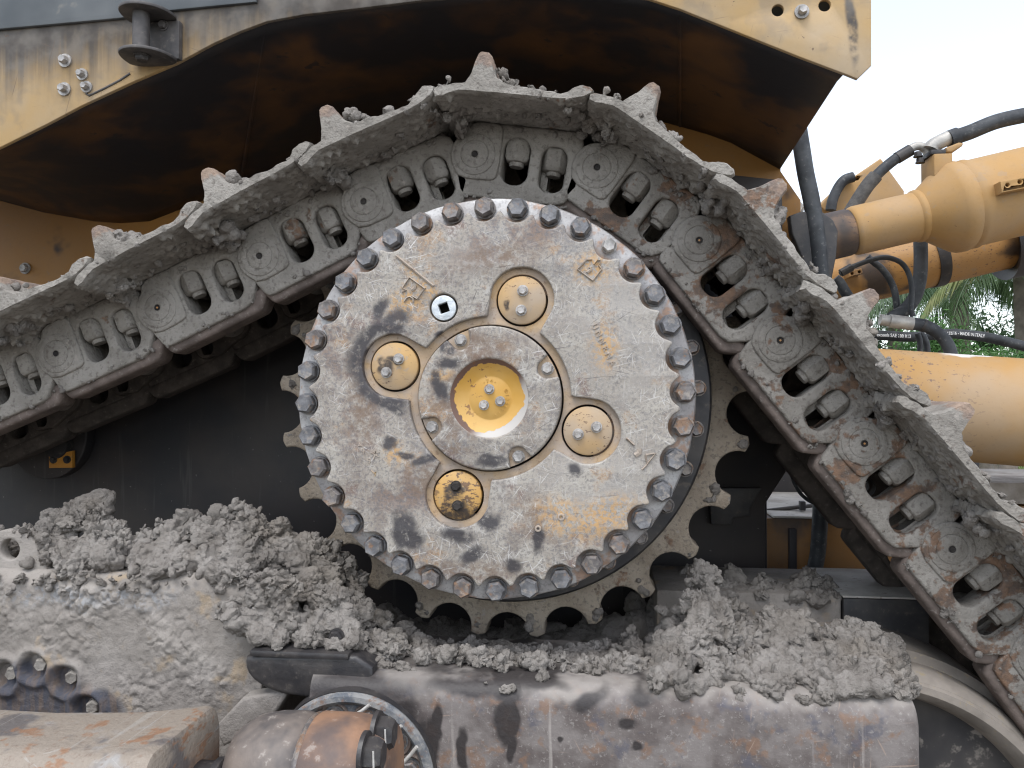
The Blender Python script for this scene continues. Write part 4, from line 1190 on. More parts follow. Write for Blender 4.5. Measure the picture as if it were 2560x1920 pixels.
wlink('dark_plate', shape2d('dark_plate', S2([R9(280, -60), R9(600, -60), R9(530, 60), R9(530, 110), R9(430, 120), R9(420, 165), R9(290, 160)], 0.9), [], 0.9, 0.93, 0.003, 1), M_darkcase, rear)

# ================================================================== ripper cylinders, arm and hoses at the right
M_ycyl = mat_yellow('tan_cylinder_paint', (0.40, 0.235, 0.085), 0.75, (0.37, 0.26, 0.155), 0.7, 0.0, 0.7)
M_ycyl2 = mat_yellow('scuffed_orange_cylinder_paint', (0.44, 0.22, 0.055), 0.45, (0.38, 0.26, 0.15), 1.15, 0.35)
M_yarm = mat_yellow('chipped_orange_arm_paint', (0.55, 0.29, 0.065), 0.45, (0.50, 0.36, 0.22), 1.15, blobs=None)
K3 = 600 / 2212
R3 = lambda x, y: (1960 + x * K3, 260 + y * K3)
def turned(name, A, B, y, prof, mat, parent, segs=64, sm=40):
    """A, B photo pixels of the axis at depth y; prof [(distance along axis px, radius px)]"""
    a, b = PX(A[0], A[1], y), PX(B[0], B[1], y)
    L = (b - a).length / math.hypot(B[0] - A[0], B[1] - A[1])
    m = MPP((A[0] + B[0]) / 2, (A[1] + B[1]) / 2, y)
    V, F = lathe([(r * m, t * L) for t, r in prof], segs)
    me_ = fixn(mesh(name, *xf((V, F), axis_matrix(a, b - a))))
    return wlink(name, me_, mat, parent, smooth=sm)
CA, CB_ = R3(560, 1190), R3(2212, 805)
YC = 1.05
cyl = empty('ripper_cylinder', PX(2300, 540, YC), 'thick tan hydraulic cylinder with flared collar at the upper right', 'hydraulic cylinder')
turned('barrel', CA, CB_, YC, [(16, 0), (16, 56), (20, 60), (28, 62), (178, 61), (183, 65), (190, 66), (196, 64), (262, 108), (272, 112), (292, 113), (302, 108), (308, 110), (318, 111), (326, 107), (640, 106), (640, 0)], M_ycyl, cyl)
M_grime = mat_yellow('grimy_end_paint', (0.30, 0.16, 0.07), 0.3, (0.3, 0.22, 0.14), 1.5, 0.9)
turned('eye_end', CA, CB_, YC, [(-70, 0), (-70, 50), (-60, 60), (6, 59), (15, 56), (15, 0)], M_grime, cyl)
wlink('clevis', shape2d('clevis', S2([R3(40, 1040), R3(150, 1000), R3(350, 1010), R3(440, 1080), R3(485, 1180), R3(470, 1400), R3(420, 1659), R3(250, 1659), R3(60, 1200)], YC - 0.12), [], YC - 0.14, YC - 0.09, 0.006, 2), M_darkcase, cyl)
wlink('port_block', bevel_mesh('port_block', box(PX(*R3(1320, 600), YC).x, PX(*R3(1490, 600), YC).x, YC - 0.06, YC + 0.06, PX(*R3(1400, 700), YC).z, PX(*R3(1400, 500), YC).z), 0.006), M_ycyl, cyl)
wlink('port_flange', bevel_mesh('port_flange', box(PX(*R3(1305, 600), YC).x, PX(*R3(1440, 600), YC).x, YC - 0.05, YC + 0.05, PX(*R3(1400, 500), YC).z + 0.001, PX(*R3(1400, 455), YC).z), 0.004), M_darkcase, cyl)
for q in ((1235, 490), (1255, 545)):
    pq = PX(*R3(*q), YC); hb = hexbolt(0.014, 0.02, 1.15, 0.004); hb.transform(Matrix.Rotation(math.radians(-90), 4, 'X')); hb.transform(Matrix.Translation(pq))
    wlink('flange_bolt', hb, M_darkcase, cyl)
wlink('lever_tab', shape2d('lever_tab', S2([R3(1440, 440), R3(1560, 392), R3(1600, 400), R3(1590, 425), R3(1490, 485), R3(1445, 480)], YC), [], YC - 0.05, YC + 0.05, 0.006, 2), M_ycyl, cyl)
mb = wlink('mount_block', shape2d('mount_block', S2([R3(1980, 720), R3(2400, 640), R3(2400, 745), R3(1995, 825)], 0.86), [circle(0.0065, 16, S2([R3(2048, 752)], 0.86)[0]), circle(0.0065, 16, S2([R3(2160, 724)], 0.86)[0])], 0.85, 0.92, 0.004, 1), M_ycyl, cyl)
wlink('block_back', shape2d('block_back', S2([R3(1990, 725), R3(2390, 650), R3(2390, 735), R3(2005, 815)], 0.88), [], 0.905, 0.93, 0.002, 1), M_darkcase, mb)

def hose(name, pts, y, rpx, mat, label, cat='hose', n=8, seg=14):
    P = [PX(p[0], p[1], p[2] if len(p) > 2 else y) for p in pts]
    m = MPP(pts[0][0], pts[0][1], y)
    sp = spline(P, n)
    o = link(name, mesh(name, *tube(sp, rpx * m, seg)), mat, smooth=60)
    return tag(o, label, cat), sp, rpx * m
def ferrule(name, pts, y, rpx, mat, parent, n=6):
    P = spline([PX(p[0], p[1], y) for p in pts], n) if len(pts) > 2 else [PX(p[0], p[1], y) for p in pts]
    m = MPP(pts[0][0], pts[0][1], y)
    return wlink(name, mesh(name, *tube(P, rpx * m, 20)), mat, parent, smooth=50)
# hose over the cylinder: steel elbow, rubber, sleeve
h1_, _, _ = hose('hydraulic_hose', [R3(1140, 440), R3(1060, 485), R3(960, 560), R3(860, 650), R3(760, 760), R3(640, 950), R3(600, 1010)], YC + 0.02, 13.5, M_rubber, 'black hose curving from the steel elbow down behind the tan cylinder')
ferrule('steel_elbow', [R3(1130, 440), R3(1200, 395), R3(1260, 390), R3(1310, 425), R3(1325, 480)], YC + 0.02, 10.5, M_steelfit, h1_)
ferrule('crimp_ferrule', [R3(1165, 425), R3(1040, 500)], YC + 0.02, 15.0, M_darkcase, h1_)
M_sleeve = mat_plain('woven_hose_sleeve', (0.07, 0.068, 0.066), (0.11, 0.105, 0.10), 0.9, 0, 60, 0.6)
ferrule('protective_sleeve', [R3(845, 665), R3(760, 765), R3(640, 950), R3(600, 1020)], YC + 0.02, 17.5, M_sleeve, h1_)
h2_, _, _ = hose('hydraulic_hose', [R3(1525, 320), R3(1700, 265), R3(1950, 165), R3(2212, 105), R3(2450, 70)], YC, 18.5, M_rubber, 'thick black hose leaving the frame at the top right against the sky')
ferrule('steel_fitting', [R3(1350, 420), R3(1380, 380), R3(1530, 305)], YC, 18.0, M_steelfit, h2_, 4)
ferrule('crimp_ferrule', [R3(1518, 330), R3(1600, 300)], YC, 23.0, M_rubber, h2_)
hose('hydraulic_hose', [R3(40, -900), R3(70, -400), R3(100, -50), R3(130, 200), R3(165, 420), R3(200, 640), R3(255, 900), R3(300, 1200), R3(330, 1500), R3(350, 1800), R3(380, 2300), R3(395, 3100)], 0.92, 20.5, M_rubber, 'thick dusty black hose hanging straight down beside the body panel')
# bracket plate behind the cylinder
brk = empty('ripper_bracket', PX(2150, 480, 1.5), 'flat tan bracket plate standing behind the upper cylinder', 'bracket')
wlink('bracket_plate', shape2d('bracket_plate', S2([R3(330, 940), R3(420, 830), R3(640, 670), R3(890, 500), R3(905, 515), R3(1110, 800), R3(1110, 1000), R3(420, 1020)], 1.5), [capsule2 for capsule2 in [[(q[0], q[1]) for q in S2([R3(650, 690), R3(670, 672), R3(705, 672), R3(690, 698), R3(660, 706)], 1.5)]]], 1.5, 1.62, 0.006, 2), M_ycyl, brk)
wlink('hose_clamp_strap', mesh('hose_clamp_strap', *tube(spline([PX(*R3(*q), 1.47) for q in ((430, 980), (450, 880), (500, 770), (560, 700), (640, 672))], 6), 0.022, 10)), M_rubber, brk, smooth=60)
wlink('bracket_bolt', shifted(hexbolt(0.026, 0.03, 1.2, 0.006), PX(*R3(110, 965), 1.3)), M_steelfit, brk)
# second cylinder, lower and further back
K2 = 460 / 2212
R2 = lambda x, y: (2100 + x * K2, 640 + y * K2)
cyl2 = empty('ripper_cylinder', PX(2350, 660, 1.6), 'scuffed orange hydraulic cylinder slanting below and behind the tan cylinder', 'hydraulic cylinder')
A2, B2 = (2060, 712), (2560, 590)
turned('barrel', A2, B2, 1.6, [(-60, 0), (-60, 68), (0, 70), (420, 70), (700, 70), (700, 0)], M_ycyl2, cyl2)
turned('band', A2, B2, 1.6, [(268, 70.5), (268, 73), (296, 73), (296, 70.5)], M_darkcase, cyl2)
turned('dark_sleeve', A2, B2, 1.6, [(462, 70), (450, 96), (700, 100), (700, 0)], M_dark, cyl2)
wlink('mount_block', shape2d('mount_block', S2([R2(95, 185), R2(250, 150), R2(270, 210), R2(105, 255)], 1.42), [circle(0.006, 12, S2([R2(138, 215)], 1.42)[0]), circle(0.006, 12, S2([R2(225, 195)], 1.42)[0])], 1.41, 1.5, 0.003, 1), M_ycyl2, cyl2)
# big lower arm
arm = empty('ripper_strut', PX(2450, 1010, 1.1), 'large chipped orange round arm at the right edge below the hoses', 'ripper arm')
def mat_arm():
    g = G('chipped_orange_arm_paint')
    c = g.mix(g.ramp(g.noise(3, 5, 0.6), 0.3, 0.7), (0.40, 0.225, 0.07), (0.38, 0.27, 0.165))
    ch = g.ramp(g.noise(55, 4, 0.6, v=g.vec((1, 1, 1.6))), 0.60, 0.64)
    c = g.mix(g.mul(ch, g.ramp(g.sep(0), 1.75, 1.35), 0.9), c, (0.15, 0.10, 0.085))
    w = g.warp(0.12, 10, det=5)
    pe = g.mul(g.ramp(g.add(g.sep(2), g.mul(g.noise(9, 5), 0.05)), 0.172, 0.178), g.ramp(g.sep(0), 1.5, 1.56))
    c = g.mix(pe, c, (0.62, 0.60, 0.57))
    c = g.mix(g.mul(g.blob(w, 1.27, 0.0, 0.10, 0.10, 0, 0.9), g.ramp(g.noise(40, 5, 0.7), 0.38, 0.55), 0.8), c, (0.24, 0.18, 0.15))
    return g.out(c, 0.65, 0, g.bump(g.add(g.noise(40, 5), g.mul(pe, -0.8)), 0.2, 0.004), 0.4)
turned('arm_tube', (2150, 1000), (2700, 1042), 1.1, [(0, 0), (0, 120), (20, 133), (600, 134), (800, 134), (800, 0)], mat_arm(), arm)
# looping hoses
hose('hydraulic_hose', [(2299, 560), (2302, 640), (2299, 700), (2286, 745), (2262, 775), (2238, 790), (2225, 800)], 1.32, 16.5, M_rubber, 'wide black hose looping down in front of the orange cylinder')
hose('hydraulic_hose', [R2(330, 10), R2(400, 70), R2(500, 150), R2(590, 270), R2(650, 400), R2(680, 560), R2(690, 720)], 1.36, 8.2, M_rubber, 'middle black hose curving down left of the wide loop')
h3_, _, _ = hose('hydraulic_hose', [R2(0, 215), R2(100, 155), R2(250, 90), R2(400, 40), R2(520, 18), R2(640, 35), R2(750, 95), R2(825, 210), R2(858, 350), R2(862, 500), R2(855, 640), R2(880, 730)], 1.24, 6.3, M_rubber, 'thin black hose arching over the orange cylinder')
ferrule('crimp_ferrule', [R2(10, 205), R2(140, 135)], 1.24, 10, M_darkcase, h3_)
hose('hydraulic_hose', [R2(-60, 270), R2(0, 330), R2(60, 430), R2(130, 540), R2(170, 660)], 1.3, 13, M_rubber, 'black hose end disappearing behind the track shoe')
hz, hzp, hzr = hose('printed_hose', [R2(350, 950), R2(560, 958), R2(800, 972), R2(1000, 962), R2(1300, 935), R2(1500, 945), R2(1800, 985), R2(2212, 1085), R2(2500, 1165)], 1.55, 12.2, M_rubber, 'straight black hose with white printed lettering', n=12)
h4_, _, _ = hose('hydraulic_hose', [R2(850, 815), R2(960, 825), R2(1060, 855), R2(1160, 915), R2(1250, 1000), R2(1310, 1100), R2(1345, 1220)], 1.24, 15.5, M_rubber, 'thick black hose bending down from the pale steel ferrule')
ferrule('steel_ferrule', [R2(590, 780), R2(870, 815)], 1.24, 16.8, M_steelfit, h4_)
ferrule('steel_stub', [R2(480, 765), R2(600, 782)], 1.24, 14.0, M_steelfit, h4_)
ferrule('hose_clip', [R2(985, 828), R2(1018, 840)], 1.24, 16.6, M_darkcase, h4_)
hose('hydraulic_hose', [R2(930, 930), R2(955, 1000), R2(962, 1080), R2(962, 1200)], 1.4, 7, M_rubber, 'short left hose of two dropping behind the big arm')
hose('hydraulic_hose', [R2(960, 920), R2(1010, 985), R2(1040, 1060), R2(1050, 1200)], 1.42, 8, M_rubber, 'short right hose of two dropping behind the big arm')
M_print = mat_plain('white_hose_print', (0.70, 0.70, 0.70), (0.80, 0.80, 0.80), 0.6)
def print_on(s, px0, px1, dz):
    """flat lettering laid on the camera side of the printed hose"""
    tm = text_mesh('hose_lettering', s, 1.0, 0.0, 0.022)
    v_ = getv(tm)
    w = v_[:, 0].max() - v_[:, 0].min()
    P = np.array([np.array(p) for p in hzp])
    a, b = np.array(PX(px0[0], px0[1], 1.5)), np.array(PX(px1[0], px1[1], 1.5))
    scl = np.linalg.norm(b - a) / w
    t = (v_[:, 0] - v_[:, 0].min()) / w
    xs = a[0] + (b[0] - a[0]) * t
    cy = np.interp(xs, P[:, 0], P[:, 1]); cz = np.interp(xs, P[:, 0], P[:, 2])
    th = (v_[:, 1] * scl * 1.25 + dz) / hzr
    nv = np.stack([xs, cy - (hzr + 0.0008) * np.cos(th), cz + (hzr + 0.0008) * np.sin(th)], 1)
    setv(tm, nv)
    wlink('hose_lettering', tm, M_print, hz)
print_on('exceeds SAE 100 R13', R2(470, 950), R2(885, 960), 0.0)
print_on('ESC', R2(985, 950), R2(1070, 955), 0.004)
print_on('EFC-152/16 - MADE IN ITALY', R2(1235, 945), R2(1785, 1000), 0.0)
hose('hydraulic_hose', [R9(960, -120), R9(962, 0), R9(958, 150), R9(945, 330), R9(925, 450), R9(910, 620)], 1.0, 19, M_rubber, 'thick black hose standing upright before the orange frame box')
hose('thin_cable', [(1975, 1165), (1983, 1200), (2000, 1232), (2020, 1250), (2036, 1258)], 0.9, 4.5, M_rubber, 'thin grey upper cable curving behind the track links', 'cable')
hose('thin_cable', [(1985, 1162), (2005, 1190), (2030, 1215), (2050, 1235)], 0.95, 5.5, M_rubber, 'dark lower cable of the pair behind the track links', 'cable')
beamr = empty('ripper_beam', PX(2540, 1215, 1.4), 'weathered grey beam lying behind the lower right track', 'beam')
M_wood = mat_plain('weathered_beam', (0.20, 0.175, 0.15), (0.36, 0.33, 0.30), 0.85, 0, 9, 0.4, 0.3, (0.10, 0.08, 0.07))
wlink('upper_plank', bevel_mesh('upper_plank', box(1.55, 3.2, 1.3, 1.9, PX(2540, 1262, 1.3).z, PX(2540, 1205, 1.3).z), 0.02), M_wood, beamr)
wlink('dark_lower_box', bevel_mesh('dark_lower_box', box(1.5, 3.2, 1.34, 1.9, PX(2540, 1330, 1.3).z, PX(2540, 1264, 1.3).z - 0.004), 0.02), M_shade, beamr)  # dark box: shadow and orange below the beam put into its colour

# ================================================================== track roller frame along the bottom
rf = empty('roller_frame', (0.2, 0.1, -1.3), 'long rusty track frame beam with oil stains along the bottom', 'track frame')
def mat_beam():
    g = G('rusty_dusty_beam_steel')
    w = g.warp(0.07, 10, det=5)
    n = g.noise(9, 7, 0.68)
    c = g.mix(g.ramp(n, 0.36, 0.64), (0.105, 0.088, 0.082), (0.185, 0.165, 0.155))
    c = g.mix(g.mul(g.ramp(g.noise(16, 6, 0.7, v=g.vec(loc=(2, 2, 2))), 0.55, 0.66), 0.6), c, (0.20, 0.115, 0.07))
    c = g.mix(g.mul(g.ramp(g.noise(12, 5, 0.7, v=g.vec(loc=(6, 1, 3))), 0.55, 0.66), 0.7), c, (0.085, 0.085, 0.105))
    dz = g.add(g.sep(2), g.mul(g.noise(7, 5, 0.65), 0.16))                     # grey dust film over the rounded top edge
    dust = g.ramp(dz, -0.645, -0.600)
    c = g.mix(g.mul(dust, 0.85), c, (0.29, 0.265, 0.24))
    stx = g.noise(1.0, 4, 0.6, v=g.vec((26, 1, 1.6)))
    c = g.mix(g.mul(g.ramp(stx, 0.62, 0.70), 0.65), c, (0.34, 0.31, 0.285))    # dried mud runs
    fine = g.noise(110, 4, 0.7)
    c = g.mix(g.mul(g.ramp(fine, 0.56, 0.68), 0.5), c, (0.30, 0.28, 0.26))
    sc_ = g.scratch((1.1, -1.1, 0.1, 1.5), 90, 7, 0.70, 7.0)
    c = g.mix(g.mul(sc_, 0.5), c, (0.32, 0.24, 0.19))
    def sb(px, py, rx, rz, ang=0.0, soft=0.4):
        p = PX(px, py, -0.105); return g.blob(w, p.x, p.z, rx * 0.97e-3, rz * 0.97e-3, ang, soft)
    B = [sb(1263, 1800, 34, 70, 0, 0.25), sb(1283, 1870, 14, 40, 0, 0.3), sb(1262, 1725, 48, 40, 0, 0.3), sb(1092, 1815, 18, 50, 0, 0.3), sb(1075, 1860, 26, 70, 0, 0.4), sb(1165, 1880, 14, 60, 0, 0.3),
         sb(1475, 1755, 44, 24, 0.3, 0.5), sb(1595, 1750, 40, 28, 0, 0.5), sb(1575, 1815, 24, 16, 0, 0.4), sb(1400, 1857, 9, 11), sb(1600, 1868, 12, 10), sb(1170, 1722, 150, 26, 0, 0.5),
         sb(880, 1720, 180, 40, 0, 0.5), sb(1010, 1790, 40, 60, 0, 0.5), sb(1050, 1880, 34, 90, 0, 0.4), sb(1340, 1716, 80, 20, 0, 0.5)]
    bb = B[0]
    for b in B[1:]: bb = g.mx(bb, b)
    c = g.mix(g.mul(bb, 0.93), c, (0.028, 0.024, 0.024))
    return g.out(c, g.ramp(bb, 0, 1, 0.8, 0.5), 0.0, g.bump(g.add(g.noise(40, 6), g.mul(fine, 0.4)), 0.45, 0.005), 0.35)
M_beam = mat_beam()
# cross-section (y, z) with a rounded upper front edge, swept along X
ZT = -0.682
cs = [(-0.105, -1.5), (-0.105, -0.9)] + [(-0.105 + 0.055 * (1 - math.cos(t)), ZT - 0.055 + 0.055 * math.sin(t)) for t in np.linspace(0, math.pi / 2, 9)] + [(0.05, ZT - 0.002), (0.2, ZT - 0.01), (0.34, ZT - 0.03), (0.36, ZT - 0.1), (0.36, -1.5)]
XS = np.concatenate([np.linspace(-0.43, 0.97, 60), [0.985, 0.992, 0.995]])
BV, BF = [], []
for i, x in enumerate(XS):
    tx = 0.0 if i < 60 else (0.004, 0.012, 0.022)[i - 60]
    for (y, z) in cs: BV.append((x, y + tx, z - (tx if z > -1.2 else 0)))
n = len(cs)
for i in range(len(XS) - 1):
    for j in range(n - 1): BF.append((i * n + j, (i + 1) * n + j, (i + 1) * n + j + 1, i * n + j + 1))
BF.append(tuple((len(XS) - 1) * n + j for j in range(n))); BF.append(tuple(range(n))[::-1])
bmsh = fixn(mesh('beam', BV, BF))
v_ = getv(bmsh); v_ += 0.0025 * np.stack([pn(v_ * 9), pn(v_ * 9 + 7), pn(v_ * 9 + 13)], 1); setv(bmsh, v_)
wlink('beam', bmsh, M_beam, rf, smooth=45)
# left side plate under a film of mud
def mat_plate():
    g = G('mud_filmed_plate')
    c = g.mix(g.ramp(g.noise(7, 6, 0.65), 0.35, 0.65), (0.205, 0.185, 0.165), (0.29, 0.265, 0.24))
    w = g.warp(0.09, 11, det=5)
    blue = g.mx(g.blob(w, -1.18, -0.535, 0.17, 0.035, 0, 0.7), g.blob(w, -0.96, -0.535, 0.12, 0.03, 0, 0.7))
    c = g.mix(g.mul(blue, g.ramp(g.noise(45, 5, 0.7), 0.44, 0.58), 0.6), c, (0.27, 0.285, 0.305))
    c = g.mix(g.mul(g.ramp(g.noise(8, 6, 0.7, v=g.vec(loc=(4, 4, 4))), 0.56, 0.68), 0.6), c, (0.34, 0.255, 0.16))
    wet = g.mx(g.blob(w, -1.23, -0.80, 0.16, 0.085, 0, 0.25), g.blob(w, -1.08, -0.84, 0.1, 0.06, 0, 0.3))
    c = g.mix(g.mul(wet, 0.92), c, g.mix(g.ramp(g.noise(14, 5, v=g.vec((3, 1, .6))), 0.4, 0.65), (0.06, 0.065, 0.085), (0.13, 0.10, 0.085)))
    c = g.mix(g.ramp(g.noise(80, 4, 0.65), 0.55, 0.72, 0, 0.5), c, (0.13, 0.115, 0.10))
    return g.out(c, 0.92, 0, g.bump(g.add(g.noise(60, 6, 0.65), g.mul(g.noise(220, 3), 0.4)), 0.6, 0.006), 0.25)
M_plate = mat_plate()
px0, px1, pz0, pz1 = -1.75, -0.60, -1.25, PX(300, 1440, 0.0).z
NX, NZ = 330, 200
gx_ = np.linspace(px0, px1, NX); gz_ = np.linspace(pz0, pz1, NZ)
X_, Z_ = np.meshgrid(gx_, gz_, indexing='ij')
P3 = np.stack([X_.ravel(), np.zeros(X_.size), Z_.ravel()], 1)
lum = np.clip(fbm(P3, 5, 2) * 1.2 + 0.25 - 3.5 * np.maximum(0, (P3[:, 2] + 0.60)) , 0, 1)
wet = np.clip(1 - np.hypot((P3[:, 0] + 1.2) / 0.24, (P3[:, 2] + 0.82) / 0.11), 0, 0.25) * 4
lum = lum * (1 - np.clip(wet, 0, 1))
crk = np.clip(1 - np.abs(pn(P3 * 17 + 4)) / 0.06, 0, 1)
w1_, w2_, wv_ = worley(P3 * 40)
dep = lum * (0.006 + 0.013 * np.abs(fbm(P3, 26, 3)) + 0.007 * (wv_ - 0.4) * (w1_ < 0.6) - 0.008 * crk) + 0.0018 * fbm(P3, 34, 3) + 0.005 * np.clip(fbm(P3, 3, 2), -1, 1)
for (bx, by) in ((12, 1690), (85, 1668), (163, 1700), (215, 1775)):
    c0 = PX(bx, by, 0.0)
    dd = np.hypot(P3[:, 0] - c0.x, P3[:, 2] - c0.z) + 0.006 * pn(P3 * 30)
    dep = np.where(dd < 0.075, dep * np.clip((dd - 0.03) / 0.045, 0, 1) + 0.012 * np.exp(-((dd - 0.048) / 0.012) ** 2) - 0.016 * (dd < 0.034), dep)
top_r = np.clip((P3[:, 2] - (pz1 - 0.04)) / 0.04, 0, 1) ** 2 * 0.04
PV = np.stack([P3[:, 0], 0.005 - dep + top_r, P3[:, 2]], 1)
PF = []
idx = np.arange(NX * NZ).reshape(NX, NZ)
for i in range(NX - 1):
    for j in range(NZ - 1): PF.append((idx[i, j], idx[i + 1, j], idx[i + 1, j + 1], idx[i, j + 1]))
PV = list(map(tuple, PV))
nb = len(PV)
PV += [(px0, 0.4, pz1 - 0.01), (px1, 0.4, pz1 - 0.01)]
top_row = [int(idx[i, NZ - 1]) for i in range(NX)]
for i in range(NX - 1): pass
PF.append(tuple(top_row + [nb + 1, nb]))
nb2 = len(PV)
PV += [(px1 + 0.004, 0.4, float(z_)) for z_ in gz_]
for j in range(NZ - 1): PF.append((int(idx[NX - 1, j]), nb2 + j, nb2 + j + 1, int(idx[NX - 1, j + 1])))
sp_ = wlink('side_plate', mesh('side_plate', PV, PF), M_plate, rf, smooth=180)
for (bx, by) in ((12, 1690), (85, 1668), (163, 1700), (215, 1775)):
    c0 = PX(bx, by, -0.02)
    sb_ = hexbolt(0.019, 0.030, 1.05, 0.008, bx * .1); sb_.transform(Matrix.Rotation(0.2, 4, 'Z'))
    wlink('plate_bolt', shifted(sb_, Vector((c0.x, 0.022, c0.z))), M_nut, sp_)
M_lug = mat_plain('dusty_pink_lug_paint', (0.25, 0.22, 0.195), (0.30, 0.235, 0.205), 0.9, 0, 14, 0.5, 0.3, (0.22, 0.19, 0.165))
lc = PX(30, 1372, 0.06)
wlink('lifting_lug', shape2d('lifting_lug', [(lc.x + 0.085 * math.cos(t), lc.z + 0.056 * math.sin(t)) for t in np.linspace(0, math.pi, 20)] + [(lc.x - 0.13, lc.z - 0.12), (lc.x + 0.15, lc.z - 0.12)], [circle(0.029, 28, (lc.x, lc.z))], 0.05, 0.085, 0.006, 2), M_plate, rf)
# black bump block and ledge between the plate and the beam
kb = 900 / 2212
R0 = lambda x, y: (x * kb, 1245 + y * kb)
M_oily = mat_plain('oily_black_steel', (0.022, 0.021, 0.023), (0.05, 0.045, 0.043), 0.45, 0, 14, 0.35, 0.5, (0.09, 0.08, 0.07))
wlink('bump_block', shape2d('bump_block', smooth2(S2([R0(1530, 950), R0(1900, 960), R0(2300, 960), R0(2300, 1250), R0(1800, 1210), R0(1640, 1160), R0(1545, 1090), R0(1515, 1010)], -0.06), 1), [], -0.075, 0.1, 0.012, 3), M_oily, rf)
wlink('bump_ledge', bevel_mesh('bump_ledge', box(PX(*R0(1545, 940), -0.07).x, PX(*R0(2150, 940), -0.07).x, -0.082, 0.1, PX(*R0(1545, 966), -0.07).z, PX(*R0(1545, 925), -0.07).z), 0.006), M_oily, rf)
wlink('ledge_bolt', shifted(hexbolt(0.017, 0.02, 1.2, 0.005), PX(*R0(2070, 838), -0.03) + Vector((0, 0, -0.004))), M_oily, rf)
wlink('gusset_plate', shape2d('gusset_plate', S2([R0(1500, 1220), R0(1760, 1175), R0(1770, 1200), R0(1670, 1365), R0(1560, 1430), R0(1380, 1520), R0(1330, 1400)], -0.05), [], -0.06, 0.0, 0.008, 2), M_plate, rf)
# trunnion boss and its bolted ring
tc = Vector((-0.320, 0.06, -0.917))
wlink('trunnion_boss', shifted(fixn(mesh('trunnion_boss', *lathe([(0.214, -0.10), (0.212, -0.165), (0.209, -0.180), (0.20, -0.14)], 72))), tc), M_oily, rf, smooth=60)
def mat_ring():
    g = G('blue_grey_ring_steel')
    c = g.mix(g.ramp(g.noise(18, 6, 0.66), 0.36, 0.62), (0.10, 0.11, 0.125), (0.23, 0.228, 0.222))
    c = g.mix(g.mul(g.ramp(g.noise(28, 5, 0.7, v=g.vec(loc=(3, 3, 1))), 0.53, 0.64), 0.8), c, (0.18, 0.11, 0.075))
    c = g.mix(g.mul(g.ramp(g.noise(90, 4, 0.7), 0.52, 0.64), 0.45), c, (0.30, 0.28, 0.255))
    return g.out(c, 0.75, 0.0, g.bump(g.noise(60, 6), 0.5, 0.005), 0.35)
M_ring = mat_ring()
rg = wlink('bolt_ring', shifted(fixn(mesh('bolt_ring', *lathe([(0.207, -0.15), (0.207, -0.19), (0.202, -0.196), (0.190, -0.198), (0.183, -0.192), (0.177, -0.182), (0.0, -0.182)], 96))), tc), M_ring, rf, smooth=40)
for i, t in enumerate((105, 73, 138, 40, 12, 170, -18)):
    a = math.radians(t)
    cpt = tc + Vector((0.152 * math.cos(a), -0.182, 0.152 * math.sin(a)))
    wlink('ring_pocket', shifted(fixn(mesh('ring_pocket', *lathe([(0.0, 0.002), (0.026, 0.0015), (0.030, -0.006), (0.034, -0.008), (0.038, -0.001)], 28))), cpt), M_rail, rg, smooth=60)
    wlink('ring_bolt', shifted(hexbolt(0.020, 0.012, 1.1, 0.003, a), cpt + Vector((0, 0.0005, 0))), M_boltr, rg)
M_wire = mat_plain('pale_lock_wire', (0.42, 0.40, 0.37), (0.55, 0.53, 0.50), 0.6, 0.2, 60)
kr = .2893
R6 = lambda x, y: (600 + x * kr, 1600 + y * kr)
for pts in (((700, 700), (790, 620)), ((735, 615), (750, 650)), ((960, 665), (1050, 615), (1120, 560)), ((1345, 790), (1395, 740)), ((1390, 1080), (1470, 995), (1530, 920)), ((540, 705), (590, 685))):
    wlink('lock_wire', mesh('lock_wire', *tube([PX(*R6(*q), -0.150) for q in pts], 0.0042, 8)), M_wire, rg, smooth=60)
# inner part of the frame to the right
wlink('inner_beam', bevel_mesh('inner_beam', box(0.45, 1.0, 0.50, 0.86, -1.4, PX(1843, 1480, 0.5).z), 0.012), M_plate, rf)
wlink('inner_end_cap', bevel_mesh('inner_end_cap', box(1.004, 1.25, 0.50, 0.86, -1.4, PX(2111, 1495, 0.5).z), 0.008), M_darkcase, rf)
wlink('end_cap_top', bevel_mesh('end_cap_top', box(1.002, 1.26, 0.495, 0.88, PX(2111, 1495, 0.5).z + 0.002, PX(2111, 1488, 0.5).z), 0.002), M_topgrey, rf)

